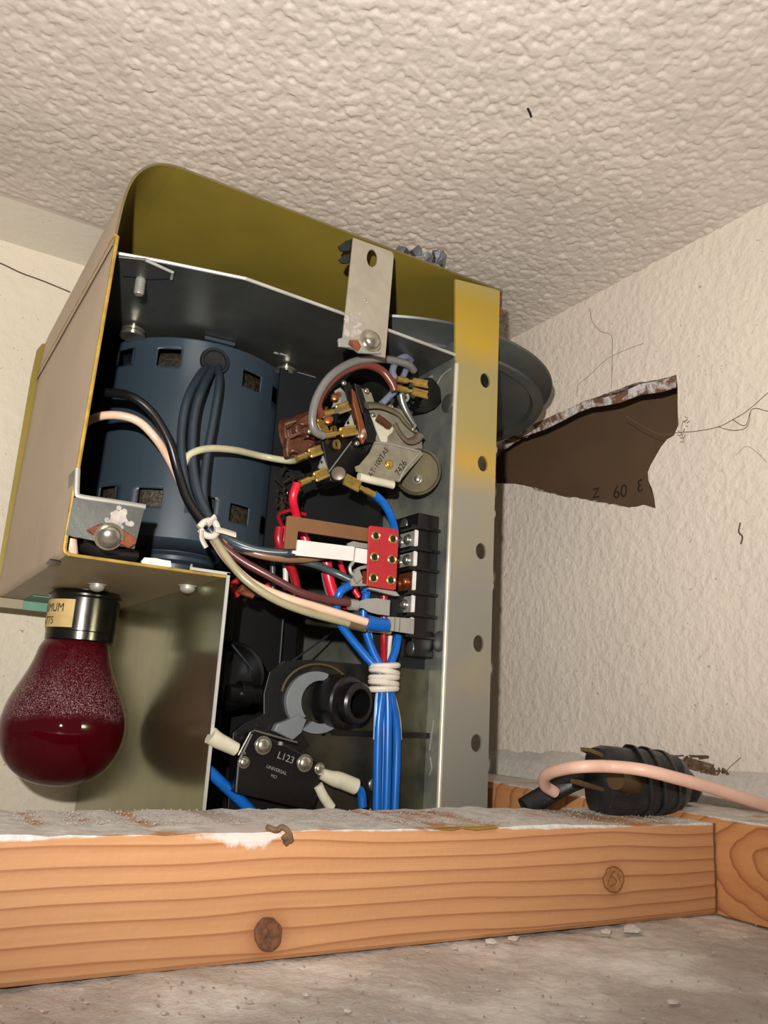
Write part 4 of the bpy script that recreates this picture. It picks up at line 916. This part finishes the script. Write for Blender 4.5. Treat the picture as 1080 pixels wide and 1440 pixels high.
link('inner_glass', MB().lathe(bc_, [(max(r-.0008, .0001), z*.985-.0002) for r, z in Q], (0, 0, 1), 64), 'bulb', blb, smooth=True, angle=3)
bpy.data.objects.remove(bpy.data.objects['inner_glass'])
sm = gl.modifiers.new('wall', 'SOLIDIFY'); sm.thickness = .0007; sm.offset = -1
mb = MB().cyl(bc_+Vector((0, 0, .032)), bc_+Vector((0, 0, .006)), .005, 14, .003); mb.tube([bc_+Vector((.0, 0, .006)), bc_+Vector((-.008, 0, -.004)), bc_+Vector((-.004, 0, -.006)), bc_+Vector((.004, 0, -.006)), bc_+Vector((.008, 0, -.004)), bc_+Vector((.001, 0, .006))], .0003, 6)
link('filament_stem', mb, 'cream', blb, smooth=True)
link('screw_cap', MB().lathe(bc_+Vector((0, 0, .0285)), [(.010, 0), (.011, .004), (.0105, .016)], (0, 0, 1), 24), 'steel', blb, smooth=True)

# ================================================================== PLUG, CORD, DEBRIS
L = .045
pg = thing('power_plug', atZ(880, 1146, -.0370), 'black three-prong power plug wrapped in worn tape on the beam corner', 'plug')
A = atY(838, 1099, .288)
d = Vector((.93, -.30, .03)).normalized(); s_ = Vector((0, 0, 1)).cross(d).normalized(); n_ = d.cross(s_)
def sect(p, a, b, e=.7, tw=0):
    o = []
    for k in range(24):
        t = 2*PI*k/24+.13; c_, q_ = math.cos(t), math.sin(t)
        o.append(p+s_*a*math.copysign(abs(c_)**e, c_)+n_*b*math.copysign(abs(q_)**e, q_))
    return o
R = [sect(A+d*L*t, .0135*a, .0158*b) for t, a, b in ((0, .82, .80), (.015, .96, .95), (.10, 1, 1.02), (.22, .97, 1), (.34, .92, .95), (.40, .98, .98), (.55, .96, .93), (.62, .90, .90), (.70, .94, .88), (.82, .84, .78), (.86, .88, .80), (.96, .66, .62), (1.0, .5, .45))]
link('plug_body', MB().rings(R), 'tape', pg, smooth=True, angle=.8)
for (u0, v0, u1, v1) in ((823, 1054, 862, 1071), (809, 1099, 850, 1112)):
    mb = MB().obox(atY(*((u0+u1)/2, (v0+v1)/2), A.y-.004), (atY(u1, v1, A.y-.004)-atY(u0, v0, A.y-.004))/2, Vector((0, .0030, 0)), Vector((0, 0, .0009)))
    link('prong', mb, simple('tarnished_brass', S(132, 112, 78), .4, .7), pg, bevel=.0002, label='tarnished flat prong')
link('ground_pin', MB().tube([atY(866, 1096, A.y-.016), atY(890, 1104, A.y-.013)], .0045, 16), simple('tarnished_pin', S(104, 82, 54), .45, .5), pg, smooth=True, label='stubby brown ground pin')
for t_ in (.42, .58, .76):                   # overlapping turns of tape
    k_a = 1.0 if t_ < .5 else (.95 if t_ < .7 else .86)
    loop = sect(A+d*L*t_+n_*.0004, .0139*k_a, .0155*k_a); loop2 = [p_+d*.0016*math.sin(i_*.6) for i_, p_ in enumerate(loop)]
    link('tape_turn', MB().tube(loop2+loop2[:1], .0007, 6, flat=2.2), 'tape', pg, smooth=True)
R = []
A2 = atY(903, 1072, .302)
lump = MB(); c0 = Vector(A2)
for i, (t, a, b) in enumerate(((0, .35, .3), (.08, .8, .8), (.3, 1, 1), (.5, .85, 1.05), (.7, 1, .9), (.9, .8, .7), (1, .4, .3))):
    R.append([c0+Vector((.032*t-.006, -.012*t, -.012*t))+s_*.010*a*math.cos(q)*(1+.08*math.sin(3*q+i))+n_*.0105*b*math.sin(q)*(1+.1*math.cos(5*q+i)) for q in (2*PI*k/20 for k in range(20))])
link('tape_bundle', lump.rings(R), 'tape', pg, smooth=True, angle=.6, label='lump of folded black tape behind the plug')
link('cord_tail', MB().tube([atY(738, 1136, .315), atY(765, 1120, .313), atY(795, 1103, .308), atY(822, 1092, .302), atY(846, 1090, .295)], .0052, 14, flat=.6), 'rubber', pg, smooth=True, label='flat black cord')
cord = tag(link('pink_cord', MB().tube([atY(780, 1114, .300), atY(766, 1104, .298), atY(768, 1090, .290), atY(790, 1082, .276), atY(820, 1078, .264), atY(860, 1078, .259), atY(905, 1083, .248), atY(950, 1094, .242), atY(1000, 1108, .238), atY(1050, 1124, .235), atY(1100, 1140, .232), atY(1220, 1185, .21)], .0026, 14), 'pink', smooth=True), 'smooth pink cord draped over the black plug and out to the right', 'cord')

# crumpled grey scrap caught between cover and ceiling
mb = MB()
for u0, v0, w, h in ((565, 349, 14, 9), (585, 350, 12, 8), (605, 357, 14, 12), (622, 360, 9, 14), (614, 352, 8, 8)):
    c = atZ(u0, v0+12, .243); pts = []
    for k in range(7):
        t = 2*PI*k/7; pts.append(c+Vector((w*.00035*math.cos(t)*random.uniform(.6, 1.2), random.uniform(-.003, .003), .003+h*.0004*math.sin(t)*random.uniform(.6, 1.3))))
    mb.add(pts+[c+Vector((0, -.004, .004)), c+Vector((0, .005, .003))], [(k, (k+1) % 7, 7) for k in range(7)]+[((k+1) % 7, k, 8) for k in range(7)])
tag(link('crumpled_foil', mb, 'foil'), 'crumpled grey foil scrap lying on top of the opener cover', 'scrap')

# lint clump and cobwebs on the right wall
mb = MB()
for k in range(80):
    u = 952+abs(random.gauss(0, 24)); v = 1080+random.gauss(0, 7)+(u-958)*.22
    p = atX(u, v, XW-.002); q = atX(u+random.uniform(-14, 16), v+random.uniform(-9, 7), XW-.003); r = atX(u+random.uniform(-18, 22), v+random.uniform(-8, 9), XW-.0012)
    mb.tube([p, q, r], random.uniform(.0003, .0009), 5)
mb.tube([atX(u, v, XW-.001) for u, v in ((950, 1086), (985, 1090), (1020, 1092), (1054, 1094))], .0007, 5)
o = tag(link('lint_clump', mb, 'lint', smooth=True), 'brown clump of lint and cobweb at the foot of the wall behind the plug', 'lint'); o['kind'] = 'stuff'
mb = MB()
for pts in ([(955, 608), (980, 606), (1010, 600), (1030, 590), (1050, 578), (1080, 552)], [(1010, 600), (1030, 605), (1050, 600), (1056, 577)], [(1030, 590), (1048, 598), (1058, 575), (1080, 578)], [(955, 608), (930, 611), (905, 600), (880, 585)], [(960, 592), (958, 606), (962, 622)], [(1018, 1092), (1025, 1080), (1042, 1065)]):
    mb.tube([atX(u, v, XW-.002) for u, v in pts], .00015, 5)
for k in range(12): 
    u, v = random.gauss(962, 5), random.gauss(603, 10); mb.tube([atX(u, v, XW-.001), atX(u+random.uniform(-6, 6), v+random.uniform(-6, 6), XW-.002)], .00018, 4)
o = tag(link('cobweb', mb, 'web'), 'thin brown cobweb threads on the right wall beside the hole', 'cobweb'); o['kind'] = 'stuff'
mb = MB().tube([atZ(u, v, ZC-.001) for u, v in ((742, 152), (745, 158), (747, 164))], .0006, 5)
tag(link('dead_insect', mb, 'ink'), 'tiny dark speck hanging from the textured ceiling', 'insect')

# plaster crumbs on the shelf
def chip(u, v, s, lab, grp=None, z=ZL+.0004):
    c = atZ(u, v, z); bm = bmesh.new(); bmesh.ops.create_icosphere(bm, subdivisions=1, radius=1)
    for vv in bm.verts:
        k = random.uniform(.65, 1.15); vv.co = Vector((vv.co.x*s*k, vv.co.y*s*k*.9, max(vv.co.z, -.3)*s*.38*k))+Vector((0, 0, s*.1))
    me = bpy.data.meshes.new('plaster_chip'); bm.to_mesh(me); bm.free(); me.materials.append(M['plaster'])
    o = bpy.data.objects.new('plaster_chip', me); COL.objects.link(o); o.location = c
    return tag(o, lab, 'plaster chip', grp)
chip(890, 1309, .0052, 'largest flat plaster chip on the shelf below the beam end')
chip(852, 1311, .0032, 'plaster chip just left of the largest chip below the beam')
chip(722, 1321, .0030, 'plaster chip against the foot of the beam near its middle')
chip(692, 1325, .0028, 'pale plaster chip left of another at the beam foot')
chip(948, 1410, .0022, 'white plaster crumb alone near the bottom right of the shelf')
for u, v in ((760, 1375), (855, 1372), (980, 1308), (1048, 1318), (1020, 1309), (600, 1338), (640, 1334), (905, 1433), (560, 1400), (490, 1422), (820, 1430), (1005, 1340), (700, 1392), (430, 1400), (520, 1370), (350, 1410), (230, 1425), (120, 1410), (60, 1422)):
    chip(u, v, random.uniform(.0007, .0014), 'tiny white plaster crumb scattered on the dusty shelf', 'plaster crumbs on the shelf')
mb = MB()
for k in range(1700):
    if k < 1500: u, v = random.uniform(0, 1005), random.uniform(1139, 1160); p = atZ(u, v, -.0369)
    else: u, v = random.uniform(0, 1080), random.uniform(1300, 1440); p = atZ(u, v, ZL+.0002)
    if k >= 1500 and p.y > .248: continue
    if k < 1500 and not (.2512 < p.y < .305 and p.x < .323): continue
    r = random.uniform(.0002, .0006); mb.add([p+Vector((r, 0, 0)), p+Vector((-r*.6, r, 0)), p+Vector((-r*.6, -r, 0)), p+Vector((0, 0, r*1.1))], [(0, 1, 3), (1, 2, 3), (2, 0, 3), (0, 2, 1)])
o = tag(link('plaster_dust', mb, 'dustw'), 'white plaster dust grains on the beam top and shelf', 'dust'); o['kind'] = 'stuff'
